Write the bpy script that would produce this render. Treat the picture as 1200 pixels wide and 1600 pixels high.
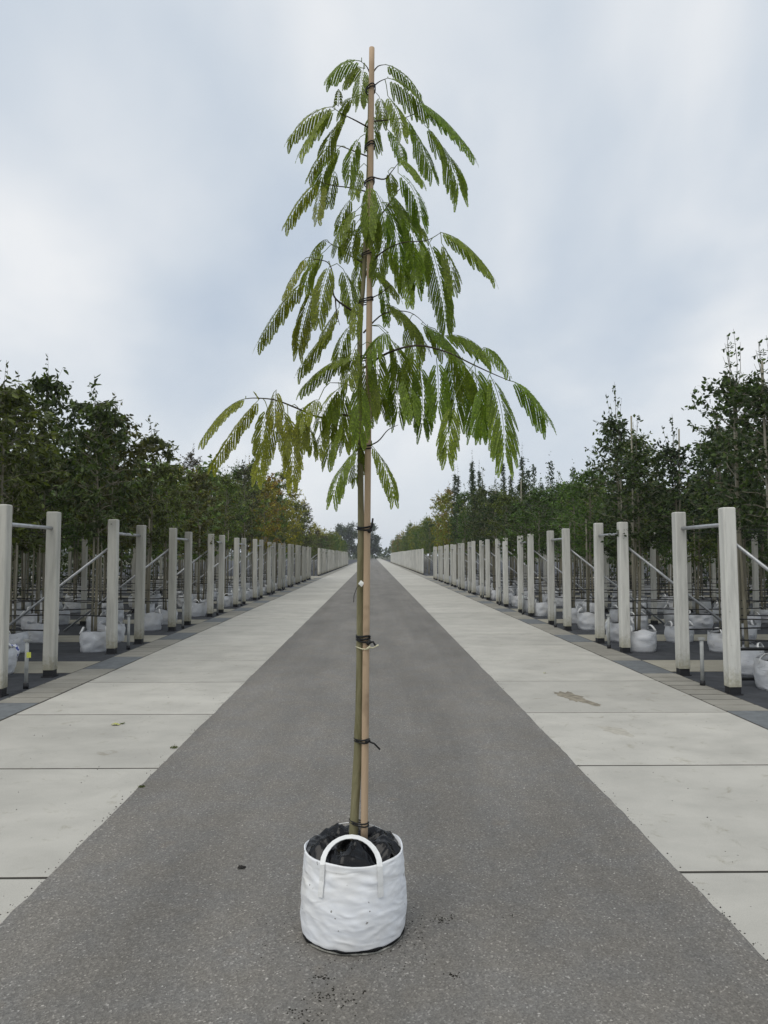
import bpy, math, random
import numpy as np
from mathutils import Vector, noise as mnoise

# ------------------------------------------------------------------ clear
for o in list(bpy.data.objects):
    bpy.data.objects.remove(o)
S = bpy.context.scene
C = S.collection
R = math.radians

# ------------------------------------------------------------------ camera
F = 1150.0                    # focal length in photo pixels (1200 x 1600)
H = 1.69
PITCH = math.atan(68 / F)
YAW = math.atan(17 / F)       # to the right
cam = bpy.data.cameras.new('camera')
cam.sensor_fit = 'VERTICAL'
cam.sensor_height = 36.0
cam.lens = F / 1600 * 36
cam.clip_start = 0.05
cam.clip_end = 6000
co = bpy.data.objects.new('camera', cam)
C.objects.link(co)
co.location = (0, 0, H)
co.rotation_euler = (math.pi / 2 + PITCH, 0, -YAW)
S.camera = co

# ------------------------------------------------------------------ sky
SUN_EL, SUN_AZ = R(58), R(215)      # azimuth clockwise from +Y
w = bpy.data.worlds.new('World')
S.world = w
w.use_nodes = True
nt = w.node_tree
nt.nodes.clear()
def N(tree, t, **kw):
    n = tree.nodes.new(t)
    for k, v in kw.items():
        setattr(n, k, v)
    return n
def L(tree, a, b):
    tree.links.new(a, b)
wo = N(nt, 'ShaderNodeOutputWorld')
bg = N(nt, 'ShaderNodeBackground')
bg.inputs['Strength'].default_value = 0.1
sky = N(nt, 'ShaderNodeTexSky', sky_type='NISHITA', sun_disc=False)
sky.sun_elevation = SUN_EL
sky.sun_rotation = SUN_AZ
sky.air_density = 1.0
sky.dust_density = 2.0
tc = N(nt, 'ShaderNodeTexCoord')
sep = N(nt, 'ShaderNodeSeparateXYZ')
L(nt, tc.outputs['Generated'], sep.inputs[0])
# project the direction on a cloud deck: (x, y) / (z + k)
zc = N(nt, 'ShaderNodeMath', operation='MAXIMUM'); zc.inputs[1].default_value = 0.0
L(nt, sep.outputs['Z'], zc.inputs[0])
za = N(nt, 'ShaderNodeMath', operation='ADD'); za.inputs[1].default_value = 0.42
L(nt, zc.outputs[0], za.inputs[0])
dx = N(nt, 'ShaderNodeMath', operation='DIVIDE'); L(nt, sep.outputs['X'], dx.inputs[0]); L(nt, za.outputs[0], dx.inputs[1])
dy = N(nt, 'ShaderNodeMath', operation='DIVIDE'); L(nt, sep.outputs['Y'], dy.inputs[0]); L(nt, za.outputs[0], dy.inputs[1])
cmb = N(nt, 'ShaderNodeCombineXYZ'); L(nt, dx.outputs[0], cmb.inputs[0]); L(nt, dy.outputs[0], cmb.inputs[1])
mp = N(nt, 'ShaderNodeMapping')
mp.inputs['Location'].default_value = (0.2, 7.5, 0.0)
mp.inputs['Rotation'].default_value = (0, 0, R(32))
mp.inputs['Scale'].default_value = (1.25, 0.8, 1)
L(nt, cmb.outputs[0], mp.inputs[0])
n1 = N(nt, 'ShaderNodeTexNoise'); n1.inputs['Scale'].default_value = 1.55; n1.inputs['Detail'].default_value = 5.0
n1.inputs['Roughness'].default_value = 0.47; n1.inputs['Distortion'].default_value = 0.25
L(nt, mp.outputs[0], n1.inputs['Vector'])
cr = N(nt, 'ShaderNodeValToRGB')
e = cr.color_ramp.elements
e[0].position = 0.34; e[0].color = (5.1, 5.95, 7.1, 1)
e[1].position = 0.68; e[1].color = (8.9, 9.1, 9.3, 1)
m_ = cr.color_ramp.elements.new(0.5); m_.color = (6.55, 7.2, 7.95, 1)
L(nt, n1.outputs['Fac'], cr.inputs[0])
mx = N(nt, 'ShaderNodeMix', data_type='RGBA'); mx.inputs['Factor'].default_value = 0.94
hzr = N(nt, 'ShaderNodeMapRange'); hzr.inputs['From Min'].default_value = 0.0; hzr.inputs['From Max'].default_value = 0.30
hzr.inputs['To Min'].default_value = 0.55; hzr.inputs['To Max'].default_value = 0.0; hzr.interpolation_type = 'SMOOTHSTEP'
L(nt, zc.outputs[0], hzr.inputs['Value'])
hm_ = N(nt, 'ShaderNodeMix', data_type='RGBA'); hm_.inputs['B'].default_value = (7.9, 8.35, 8.8, 1)     # pale damp horizon all round
L(nt, hzr.outputs[0], hm_.inputs['Factor']); L(nt, cr.outputs[0], hm_.inputs['A'])
L(nt, sky.outputs[0], mx.inputs['A']); L(nt, hm_.outputs['Result'], mx.inputs['B'])
L(nt, mx.outputs['Result'], bg.inputs['Color'])
L(nt, bg.outputs[0], wo.inputs['Surface'])

# ------------------------------------------------------------------ sun (behind cloud)
sun = bpy.data.lights.new('sun', 'SUN')
sun.energy = 1.5
sun.angle = R(50)
sun.color = (1.0, 0.95, 0.86)
so = bpy.data.objects.new('sun', sun)
C.objects.link(so)
sd = Vector((math.sin(SUN_AZ) * math.cos(SUN_EL), math.cos(SUN_AZ) * math.cos(SUN_EL), math.sin(SUN_EL)))
so.rotation_euler = sd.to_track_quat('Z', 'Y').to_euler()
so.location = sd * 50

S.view_settings.view_transform = 'Standard'
S.view_settings.look = 'None'
S.view_settings.exposure = 0.0
S.view_settings.gamma = 1.0
S.view_settings.use_curve_mapping = False
S.render.engine = 'CYCLES'
S.cycles.max_bounces = 6
S.cycles.transparent_max_bounces = 4
S.cycles.use_fast_gi = False

# ------------------------------------------------------------------ pixel -> place
cy_, sy_ = math.cos(YAW), math.sin(YAW)
cp_, sp_ = math.cos(PITCH), math.sin(PITCH)
FWD = Vector((sy_ * cp_, cy_ * cp_, sp_))
RGT = Vector((cy_, -sy_, 0))
UPV = RGT.cross(FWD)
CAMP = Vector((0, 0, H))
def ray(px, py):
    return FWD + RGT * ((px - 600) / F) + UPV * (-(py - 800) / F)
def ground(px, py, z=0.0):
    d = ray(px, py)
    return CAMP + d * ((z - H) / d.z)
def atY(px, py, Y):
    d = ray(px, py)
    return CAMP + d * (Y / d.y)

# ------------------------------------------------------------------ helpers
def tag(o, label=None, cat=None, group=None, kind=None):
    if label: o['label'] = label
    if cat: o['category'] = cat
    if group: o['group'] = group
    if kind: o['kind'] = kind
    return o
def empty(name, loc=(0, 0, 0), rz=0.0):
    o = bpy.data.objects.new(name, None)
    o.empty_display_size = 0.1
    C.objects.link(o)
    o.location = loc
    o.rotation_euler = (0, 0, rz)
    return o
def link(name, me, parent=None, loc=None, color=None):
    o = bpy.data.objects.new(name, me)
    C.objects.link(o)
    if parent is not None: o.parent = parent
    if loc is not None: o.location = loc
    if color is not None: o.color = (*color, 1)
    return o
class MB:
    """collects verts and faces of one mesh"""
    def __init__(s):
        s.v = []; s.f = []
    def add(s, vs, fs):
        b = len(s.v)
        s.v.extend([tuple(q) for q in vs])
        s.f.extend([tuple(i + b for i in f) for f in fs])
    def box(s, x0, x1, y0, y1, z0, z1, bev=0.0):
        if bev <= 0:
            s.add([(x0,y0,z0),(x1,y0,z0),(x1,y1,z0),(x0,y1,z0),(x0,y0,z1),(x1,y0,z1),(x1,y1,z1),(x0,y1,z1)],
                  [(0,3,2,1),(4,5,6,7),(0,1,5,4),(1,2,6,5),(2,3,7,6),(3,0,4,7)])
        else:                              # vertical and top edges chamfered
            b = bev
            def ring(i, z):
                return [(x0+i+b,y0+i,z),(x1-i-b,y0+i,z),(x1-i,y0+i+b,z),(x1-i,y1-i-b,z),(x1-i-b,y1-i,z),(x0+i+b,y1-i,z),(x0+i,y1-i-b,z),(x0+i,y0+i+b,z)]
            vs = ring(0, z0) + ring(0, z1 - b) + ring(b, z1)
            fs = [tuple(range(7, -1, -1)), tuple(range(16, 24))]
            for k in range(2):
                for j in range(8):
                    a = k * 8 + j; c = k * 8 + (j + 1) % 8
                    fs.append((a, c, c + 8, a + 8))
            s.add(vs, fs)
    def tube(s, pts, rad, n=8, cap=True):
        pts = [Vector(p) for p in pts]
        if not hasattr(rad, '__len__'): rad = [rad] * len(pts)
        vs = []; fs = []
        prev = None
        for i, p in enumerate(pts):
            t = (pts[min(i + 1, len(pts) - 1)] - pts[max(i - 1, 0)])
            t = t.normalized() if t.length > 1e-9 else Vector((0, 0, 1))
            if prev is None:
                a = Vector((1, 0, 0)) if abs(t.x) < 0.8 else Vector((0, 1, 0))
                u = t.cross(a).normalized()
            else:
                u = (prev - t * prev.dot(t))
                u = u.normalized() if u.length > 1e-6 else t.orthogonal().normalized()
            prev = u
            v = t.cross(u)
            for j in range(n):
                an = 2 * math.pi * j / n
                vs.append(p + (u * math.cos(an) + v * math.sin(an)) * rad[i])
        for i in range(len(pts) - 1):
            for j in range(n):
                a = i * n + j; b = i * n + (j + 1) % n
                fs.append((a, b, b + n, a + n))
        if cap:
            fs.append(tuple(range(n - 1, -1, -1)))
            fs.append(tuple(range((len(pts) - 1) * n, len(pts) * n)))
        s.add(vs, fs)
    def ribbon(s, pts, side, wid, th):
        """flat strap along pts; side: function index -> lateral vector"""
        pts = [Vector(p) for p in pts]
        vs = []; fs = []
        for i, p in enumerate(pts):
            t = (pts[min(i + 1, len(pts) - 1)] - pts[max(i - 1, 0)]).normalized()
            sd_ = Vector(side(i)); sd_ = (sd_ - t * sd_.dot(t)).normalized()
            nn = t.cross(sd_)
            for a, b in ((-1, -1), (1, -1), (1, 1), (-1, 1)):
                vs.append(p + sd_ * (a * wid / 2) + nn * (b * th / 2))
        for i in range(len(pts) - 1):
            for j in range(4):
                a = i * 4 + j; b = i * 4 + (j + 1) % 4
                fs.append((a, b, b + 4, a + 4))
        fs.append((3, 2, 1, 0)); k = (len(pts) - 1) * 4
        fs.append((k, k + 1, k + 2, k + 3))
        s.add(vs, fs)
    def mesh(s, name, mat=None, smooth=False):
        me = bpy.data.meshes.new(name)
        me.from_pydata(s.v, [], s.f)
        if mat: me.materials.append(mat)
        if smooth:
            me.polygons.foreach_set('use_smooth', [True] * len(me.polygons))
        me.update()
        return me
def np_mesh(name, V, Q, mat=None, smooth=False):
    """V (n,3), Q (m,k) faces all of k corners"""
    V = np.ascontiguousarray(V, dtype=np.float32); Q = np.ascontiguousarray(Q, dtype=np.int32)
    me = bpy.data.meshes.new(name)
    k = Q.shape[1]
    me.vertices.add(len(V)); me.vertices.foreach_set('co', V.ravel())
    me.loops.add(Q.size); me.loops.foreach_set('vertex_index', Q.ravel())
    me.polygons.add(len(Q)); me.polygons.foreach_set('loop_start', np.arange(0, Q.size, k, dtype=np.int32))
    if smooth: me.polygons.foreach_set('use_smooth', np.ones(len(Q), dtype=bool))
    if mat: me.materials.append(mat)
    me.update(calc_edges=True)
    me.validate()
    return me

# ------------------------------------------------------------------ materials
def mat(name):
    m = bpy.data.materials.new(name)
    m.use_nodes = True
    t = m.node_tree
    b = t.nodes['Principled BSDF']
    return m, t, b
def noise_n(t, vec, scale, detail=3, rough=0.55, dist=0.0):
    n = N(t, 'ShaderNodeTexNoise')
    n.inputs['Scale'].default_value = scale; n.inputs['Detail'].default_value = detail
    n.inputs['Roughness'].default_value = rough; n.inputs['Distortion'].default_value = dist
    if vec is not None: L(t, vec, n.inputs['Vector'])
    return n
def ramp(t, fac, stops):
    r = N(t, 'ShaderNodeValToRGB')
    el = r.color_ramp.elements
    while len(el) < len(stops): el.new(0.5)
    for i, (p, c) in enumerate(stops):
        el[i].position = p; el[i].color = (*c, 1) if len(c) == 3 else c
    L(t, fac, r.inputs[0])
    return r
def g(v): return (v, v, v)
def mixc(t, fac, a, b, mode='MIX'):
    m = N(t, 'ShaderNodeMix', data_type='RGBA', blend_type=mode)
    if isinstance(fac, (int, float)): m.inputs['Factor'].default_value = fac
    else: L(t, fac, m.inputs['Factor'])
    for k, x in (('A', a), ('B', b)):
        if isinstance(x, tuple): m.inputs[k].default_value = (*x, 1)
        else: L(t, x, m.inputs[k])
    return m.outputs['Result']
def bump(t, b, h, strength, dist):
    n = N(t, 'ShaderNodeBump'); n.inputs['Strength'].default_value = strength; n.inputs['Distance'].default_value = dist
    L(t, h, n.inputs['Height']); L(t, n.outputs[0], b.inputs['Normal'])
    return n
def mapping(t, vec, scale=(1, 1, 1), loc=(0, 0, 0), rot=(0, 0, 0)):
    m = N(t, 'ShaderNodeMapping'); m.inputs['Scale'].default_value = scale; m.inputs['Location'].default_value = loc
    m.inputs['Rotation'].default_value = rot
    L(t, vec, m.inputs[0]); return m.outputs[0]
def objvec(t, spread=37.0):
    """object coordinates shifted by the object's random number"""
    tcn = N(t, 'ShaderNodeTexCoord'); oi = N(t, 'ShaderNodeObjectInfo')
    ml = N(t, 'ShaderNodeMath', operation='MULTIPLY'); ml.inputs[1].default_value = spread
    L(t, oi.outputs['Random'], ml.inputs[0])
    ad = N(t, 'ShaderNodeVectorMath', operation='ADD')
    L(t, tcn.outputs['Object'], ad.inputs[0]); L(t, ml.outputs[0], ad.inputs[1])
    return ad.outputs[0], oi

def m_asphalt():
    m, t, b = mat('asphalt')
    geo = N(t, 'ShaderNodeNewGeometry'); P = geo.outputs['Position']
    v = N(t, 'ShaderNodeTexVoronoi'); v.inputs['Scale'].default_value = 135; v.inputs['Randomness'].default_value = 1
    L(t, P, v.inputs['Vector'])
    spk = ramp(t, v.outputs['Color'], [(0.0, (.060,.057,.052)), (0.45, (.150,.143,.132)), (0.78, (.228,.218,.20)), (0.91, (.42,.40,.37)), (1.0, (.78,.75,.70))])
    fine = noise_n(t, P, 210, 2, .6)
    c1 = mixc(t, 0.45, spk.outputs[0], mixc(t, fine.outputs['Fac'], (.06,.057,.052), (.315,.30,.278)))
    big = noise_n(t, mapping(t, P, (1, .35, 1)), 1.1, 5, .6)
    tone = ramp(t, big.outputs['Fac'], [(.3, g(.80)), (.7, g(1.16))])
    c2 = mixc(t, 1.0, c1, tone.outputs[0], 'MULTIPLY')
    warm = noise_n(t, P, 3.0, 3)
    wr = ramp(t, warm.outputs['Fac'], [(.4, (1.03, 1.0, .955)), (.62, (1.0, 1.0, 1.0)), (.75, (1.06, 1.0, .93))])
    c3 = mixc(t, 1.0, c2, wr.outputs[0], 'MULTIPLY')
    tr_ = noise_n(t, mapping(t, P, (1.6, .045, 1)), 1.0, 4, .6)
    trr = ramp(t, tr_.outputs['Fac'], [(.32, g(.88)), (.5, g(1.0)), (.68, g(1.10))])
    c3 = mixc(t, 1.0, c3, trr.outputs[0], 'MULTIPLY')
    # black stains
    st = noise_n(t, P, 5.5, 5, .7)
    sr = ramp(t, st.outputs['Fac'], [(.70, g(1.0)), (.78, g(.72))])
    c4 = mixc(t, 1.0, c3, sr.outputs[0], 'MULTIPLY')
    L(t, c4, b.inputs['Base Color'])
    b.inputs['Roughness'].default_value = 0.88
    b.inputs['Specular IOR Level'].default_value = 0.35
    h = mixc(t, .4, v.outputs['Distance'], fine.outputs['Fac'])
    bump(t, b, h, 0.7, 0.007)
    return m
def m_concrete(name='concrete', base=(.478,.458,.408), var=.16):
    m, t, b = mat(name)
    geo = N(t, 'ShaderNodeNewGeometry'); P = geo.outputs['Position']
    oi = N(t, 'ShaderNodeObjectInfo')
    n1 = noise_n(t, P, 1.3, 6, .6, .4)
    a = ramp(t, n1.outputs['Fac'], [(.25, tuple(x * (1 - var) for x in base)), (.55, base), (.8, tuple(x * (1 + var * .6) for x in base))])
    n2 = noise_n(t, mapping(t, P, (1, 1.5, 1)), 1.7, 5, .6)
    s2 = ramp(t, n2.outputs['Fac'], [(.35, g(.90)), (.6, g(1.0))])
    c = mixc(t, 1.0, a.outputs[0], s2.outputs[0], 'MULTIPLY')
    n3 = noise_n(t, P, 160, 2)
    s3 = ramp(t, n3.outputs['Fac'], [(.3, g(.90)), (.7, g(1.07))])
    c = mixc(t, 1.0, c, s3.outputs[0], 'MULTIPLY')
    n4 = noise_n(t, P, 4.5, 6, .75, .6)
    s4 = ramp(t, n4.outputs['Fac'], [(.58, g(1.0)), (.70, (.74,.72,.66))])
    c = mixc(t, 1.0, c, s4.outputs[0], 'MULTIPLY')
    v = N(t, 'ShaderNodeTexVoronoi'); v.inputs['Scale'].default_value = 7; L(t, P, v.inputs['Vector'])
    s5 = ramp(t, v.outputs['Distance'], [(.035, g(.45)), (.055, g(1.0))])
    c = mixc(t, .8, c, mixc(t, 1.0, c, s5.outputs[0], 'MULTIPLY'))
    rnd = ramp(t, oi.outputs['Random'], [(0, g(.90)), (1, g(1.05))])
    c = mixc(t, 1.0, c, rnd.outputs[0], 'MULTIPLY')
    L(t, c, b.inputs['Base Color'])
    b.inputs['Roughness'].default_value = 0.85
    b.inputs['Specular IOR Level'].default_value = 0.3
    bump(t, b, mixc(t, .5, n3.outputs['Fac'], n1.outputs['Fac']), 0.25, 0.006)
    return m
def m_flat(name, col, rough=.7, nscale=6, var=.25, stretch=(1,1,1), bmp=.15, bd=.004, spec=.35, metal=0.0):
    m, t, b = mat(name)
    v, oi = objvec(t)
    v = mapping(t, v, stretch)
    n = noise_n(t, v, nscale, 5, .6)
    a = ramp(t, n.outputs['Fac'], [(.3, tuple(x * (1 - var) for x in col)), (.7, tuple(min(1, x * (1 + var * .6)) for x in col))])
    rnd = ramp(t, oi.outputs['Random'], [(0, g(.92)), (1, g(1.06))])
    L(t, mixc(t, 1.0, a.outputs[0], rnd.outputs[0], 'MULTIPLY'), b.inputs['Base Color'])
    b.inputs['Roughness'].default_value = rough
    b.inputs['Specular IOR Level'].default_value = spec
    b.inputs['Metallic'].default_value = metal
    if bmp: bump(t, b, n.outputs['Fac'], bmp, bd)
    return m
def m_post(name, k0, k1):
    m, t, b = mat(name)
    v, oi = objvec(t)
    base = mixc(t, oi.outputs['Random'], k0, k1)
    n = noise_n(t, mapping(t, v, (9, 9, .8)), 1.6, 5, .65)
    a = ramp(t, n.outputs['Fac'], [(.28, g(.72)), (.55, g(1.0)), (.8, g(1.05))])
    c = mixc(t, 1.0, base, a.outputs[0], 'MULTIPLY')
    n2 = noise_n(t, v, 22, 4, .7)
    s = ramp(t, n2.outputs['Fac'], [(.66, g(1.0)), (.76, (.66,.64,.56))])
    c = mixc(t, .7, c, mixc(t, 1.0, c, s.outputs[0], 'MULTIPLY'))
    tz = N(t, 'ShaderNodeTexCoord'); sz = N(t, 'ShaderNodeSeparateXYZ'); L(t, tz.outputs['Object'], sz.inputs[0])
    sp_n = N(t, 'ShaderNodeMath', operation='MULTIPLY_ADD'); sp_n.inputs[1].default_value = .55; L(t, n2.outputs['Fac'], sp_n.inputs[0]); L(t, sz.outputs['Z'], sp_n.inputs[2])
    spl = ramp(t, sp_n.outputs[0], [(.36, (.62,.60,.50)), (.62, g(1.0))])          # soil splashed up by rain
    c = mixc(t, 1.0, c, spl.outputs[0], 'MULTIPLY')
    L(t, c, b.inputs['Base Color'])
    b.inputs['Roughness'].default_value = .7
    b.inputs['Specular IOR Level'].default_value = .3
    bump(t, b, n2.outputs['Fac'], .15, .003)
    return m
def m_leaf(name, trans=0.28, rough=.5, var=.45):
    """colour comes from the object, with a shift per leaf"""
    m, t, b = mat(name)
    oi = N(t, 'ShaderNodeObjectInfo'); geo = N(t, 'ShaderNodeNewGeometry')
    r = ramp(t, geo.outputs['Random Per Island'], [(0, g(1 - var)), (.6, g(1.0)), (.93, (1 + var, 1 + var, 1.0)), (1, (1.8, 1.65, 1.0))])
    c = mixc(t, 1.0, oi.outputs['Color'], r.outputs[0], 'MULTIPLY')
    L(t, c, b.inputs['Base Color'])
    b.inputs['Roughness'].default_value = rough
    b.inputs['Specular IOR Level'].default_value = .35
    tr = N(t, 'ShaderNodeBsdfTranslucent')
    L(t, mixc(t, 1.0, c, (1.15, 1.25, .55), 'MULTIPLY'), tr.inputs['Color'])
    ms = N(t, 'ShaderNodeMixShader'); ms.inputs[0].default_value = trans
    L(t, b.outputs[0], ms.inputs[1]); L(t, tr.outputs[0], ms.inputs[2])
    L(t, ms.outputs[0], t.nodes['Material Output'].inputs['Surface'])
    return m
def m_bag(name='woven_bag', k=1.0):
    m, t, b = mat(name)
    v, oi = objvec(t)
    n = noise_n(t, mapping(t, v, (2, 2, 9)), 3.5, 5, .6, .8)
    a = ramp(t, n.outputs['Fac'], [(.3, (.78*k,.80*k,.84*k)), (.7, (.86*k,.87*k,.885*k))])
    n2 = noise_n(t, v, 18, 3, .8)
    s = ramp(t, n2.outputs['Fac'], [(.665, g(1.0)), (.69, (.25,.24,.21))])
    c = mixc(t, 1.0, a.outputs[0], s.outputs[0], 'MULTIPLY')
    n3 = noise_n(t, v, 3.0, 4, .6)
    s3 = ramp(t, n3.outputs['Fac'], [(.5, g(1.0)), (.75, (.93,.90,.84))])
    c = mixc(t, 1.0, c, s3.outputs[0], 'MULTIPLY')
    L(t, c, b.inputs['Base Color'])
    b.inputs['Roughness'].default_value = .42
    b.inputs['Specular IOR Level'].default_value = .45
    wv = noise_n(t, mapping(t, v, (5, 5, 15)), 1.6, 4, .5, .8)
    wv.noise_type = 'RIDGED_MULTIFRACTAL'; wv.normalize = True
    bump(t, b, wv.outputs['Fac'], .42, .012)
    return m
def m_bark(name, c0, c1, scale=14, stretch=(1, 1, .18)):
    m, t, b = mat(name)
    v, oi = objvec(t)
    n = noise_n(t, mapping(t, v, stretch), scale, 5, .65, .6)
    a = ramp(t, n.outputs['Fac'], [(.3, c0), (.7, c1)])
    n2 = noise_n(t, v, scale * .5, 4, .7)
    s = ramp(t, n2.outputs['Fac'], [(.62, g(1.0)), (.75, g(.6))])
    L(t, mixc(t, 1.0, a.outputs[0], s.outputs[0], 'MULTIPLY'), b.inputs['Base Color'])
    b.inputs['Roughness'].default_value = .8
    b.inputs['Specular IOR Level'].default_value = .25
    bump(t, b, n.outputs['Fac'], .5, .004)
    return m

M = {
 'asphalt': m_asphalt(),
 'slab': m_concrete(),
 'joint': m_flat('joint_dirt', (.05,.045,.036), .95, 20),
 'kerb': m_concrete('kerb_block', (.30,.285,.245), .2),
 'kerb_dark': m_flat('drain_grey', (.155,.165,.17), .8, 9),
 'aisle': m_concrete('aisle_sand', (.36,.335,.27), .2),
 'fabric': m_flat('weed_fabric', (.052,.055,.062), .85, 5, .35, bmp=.5, bd=.03),
 'soil': m_flat('soil', (.03,.024,.018), .95, 40, .5, bmp=.8, bd=.01),
 'field': m_flat('field', (.07,.075,.035), .95, .3, .4),
 'post': m_post('weathered_post', (.42,.41,.36), (.56,.545,.49)),
 'postw': m_post('white_post', (.52,.515,.475), (.66,.65,.60)),
 'foot': m_flat('black_foot', (.018,.018,.02), .55, 20),
 'galv': m_flat('galvanised', (.42,.43,.44), .42, 12, .2, spec=.5, metal=.55),
 'pipe_grey': m_flat('grey_pipe', (.36,.37,.36), .55, 9),
 'pipe': m_flat('black_pipe', (.014,.014,.015), .45, 9),
 'bag': m_bag(), 'bag_darker': m_bag('darker_bag', .74),  # bags in the beds: same bag colour scaled darker
 'piping': m_flat('dirty_piping', (.34,.33,.29), .7, 30, .7, bmp=.3),
 'strap': m_flat('strap', (.80,.80,.785), .6, 30, .1, bmp=.2),
 'liner': m_flat('black_liner', (.007,.007,.008), .42, 8, .3, bmp=.35, bd=.012, spec=.16),
 'plastic': m_flat('black_plastic', (.005,.005,.006), .22, 16, .3, bmp=.5, bd=.006, spec=.30),
 'bark': m_bark('green_bark', (.135,.125,.062), (.27,.245,.145), 22),
 'twig': m_bark('dark_twig', (.035,.028,.018), (.075,.06,.035)),
 'trunk': m_bark('tree_bark', (.15,.135,.095), (.26,.24,.18)),
 'wood': m_bark('planed_wood', (.41,.295,.19), (.53,.395,.27), 5, (3, 3, .1)),
 'woodgrey': m_bark('grey_stake', (.23,.215,.16), (.33,.31,.25), 6, (3, 3, .1)),
 'tie': m_flat('tie', (.012,.012,.012), .6, 30),
 'twine': m_flat('twine', (.62,.58,.40), .8, 30),
 'label': m_flat('label', (.85,.85,.80), .5, 30, .06),
 'frond': m_leaf('frond_leaf', .45, .5, .3),
 'leaf': m_leaf('tree_leaf', .30, .5, .5),
 'yellowleaf': m_flat('fallen_leaf', (.50,.50,.16), .7, 30, .4),
 'moss': m_flat('moss', (.10,.12,.035), .95, 60, .5),
 'mud': m_flat('dried_mud', (.25,.222,.17), .95, 14, .5),
 'crumb': m_flat('crumb', (.02,.017,.013), .95, 40, .3),
}

# ------------------------------------------------------------------ ground, road, path
rng = random.Random(5)
XL, XR = -1.71, 1.645              # asphalt edges
SL, SR = -3.82, 3.84              # outer edges of the slabs
KL, KR = -4.36, 4.36              # outer edge of the kerb strip
YB, YF = -8.0, 420.0
def sheet(name, x0, x1, y0, y1, z, m, th=0.0, kind='structure'):
    mb = MB()
    if th: mb.box(x0, x1, y0, y1, z - th, z)
    else: mb.add([(x0,y0,z),(x1,y0,z),(x1,y1,z),(x0,y1,z)], [(0,1,2,3)])
    return tag(link(name, mb.mesh(name, m)), kind=kind)
sheet('ground', -1800, 1800, -300, 3000, -0.06, M['field'])
mb = MB()
ys = list(np.arange(YB, 14, .06)) + list(np.arange(14, 60, .4)) + list(np.arange(60, YF + 1, 6.0))
for i, y in enumerate(ys):
    a = XL + mnoise.noise((0, y * 1.3, 3)) * .012 + mnoise.noise((0, y * 7, 9)) * .008
    b = XR + mnoise.noise((7, y * 1.3, 3)) * .012 + mnoise.noise((7, y * 7, 9)) * .008
    mb.v += [(a - .004, y, -.02), (a, y, .001), (a + .012, y, .006), (b - .012, y, .006), (b, y, .001), (b + .004, y, -.02)]
for i in range(len(ys) - 1):
    for j in range(5):
        p = i * 6 + j
        mb.f.append((p, p + 1, p + 7, p + 6))
tag(link('road', mb.mesh('road', M['asphalt'])), kind='structure')

FARCUT = 100.0
for side, (x0, x1) in (('left', (SL, XL + .05)), ('right', (XR - .05, SR))):
    pb = sheet('path_' + side, x0, x1, YB, YF, -0.0028, M['joint'])
    w_ = x1 - x0
    me_list = []
    for k in range(4):                                 # four slab meshes with slightly chipped edges
        r2 = random.Random(k + (10 if side == 'left' else 20))
        mb = MB(); b = .008
        nx, ny = 12, 12
        per = []
        for i in range(nx): per.append((w_ * i / nx, 0))
        for i in range(ny): per.append((w_, 1.972 * i / ny))
        for i in range(nx): per.append((w_ * (1 - i / nx), 1.972))
        for i in range(ny): per.append((0, 1.972 * (1 - i / ny)))
        n = len(per)
        cx, cyy = w_ / 2, .986
        outer = []; inner = []
        for (x, y) in per:
            c = r2.uniform(.0, .004); d = b + r2.uniform(0, .006)
            ux = (1 if x < .01 else -1 if x > w_ - .01 else 0); uy = (1 if y < .01 else -1 if y > 1.98 else 0)
            outer.append((x + ux * c, y + uy * c)); inner.append((x + ux * d, y + uy * d))
        vs = [(x, y, -.06) for x, y in outer] + [(x, y, -.006) for x, y in outer] + [(x, y, 0) for x, y in inner]
        fs = [tuple(range(2 * n, 3 * n))]
        for q in range(2):
            for j in range(n):
                a = q * n + j; c = q * n + (j + 1) % n
                fs.append((a, c, c + n, a + n))
        mb.add(vs, fs)
        me_list.append(mb.mesh('slab', M['slab']))
    y0 = -7.99 if side == 'left' else -7.97
    k = 0
    while y0 < FARCUT:
        o = link('slab', me_list[rng.randrange(4)], pb, (x0 + rng.uniform(-.004, .004), y0, rng.uniform(-.001, .001)))
        o.rotation_euler = (rng.uniform(-.0003, .0003), rng.uniform(-.0003, .0003), rng.uniform(-.0012, .0012))
        y0 += 2.0; k += 1
    far = sheet('path_far_' + side, x0, x1, FARCUT + .2, YF, 0.0005, M['slab'])

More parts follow.
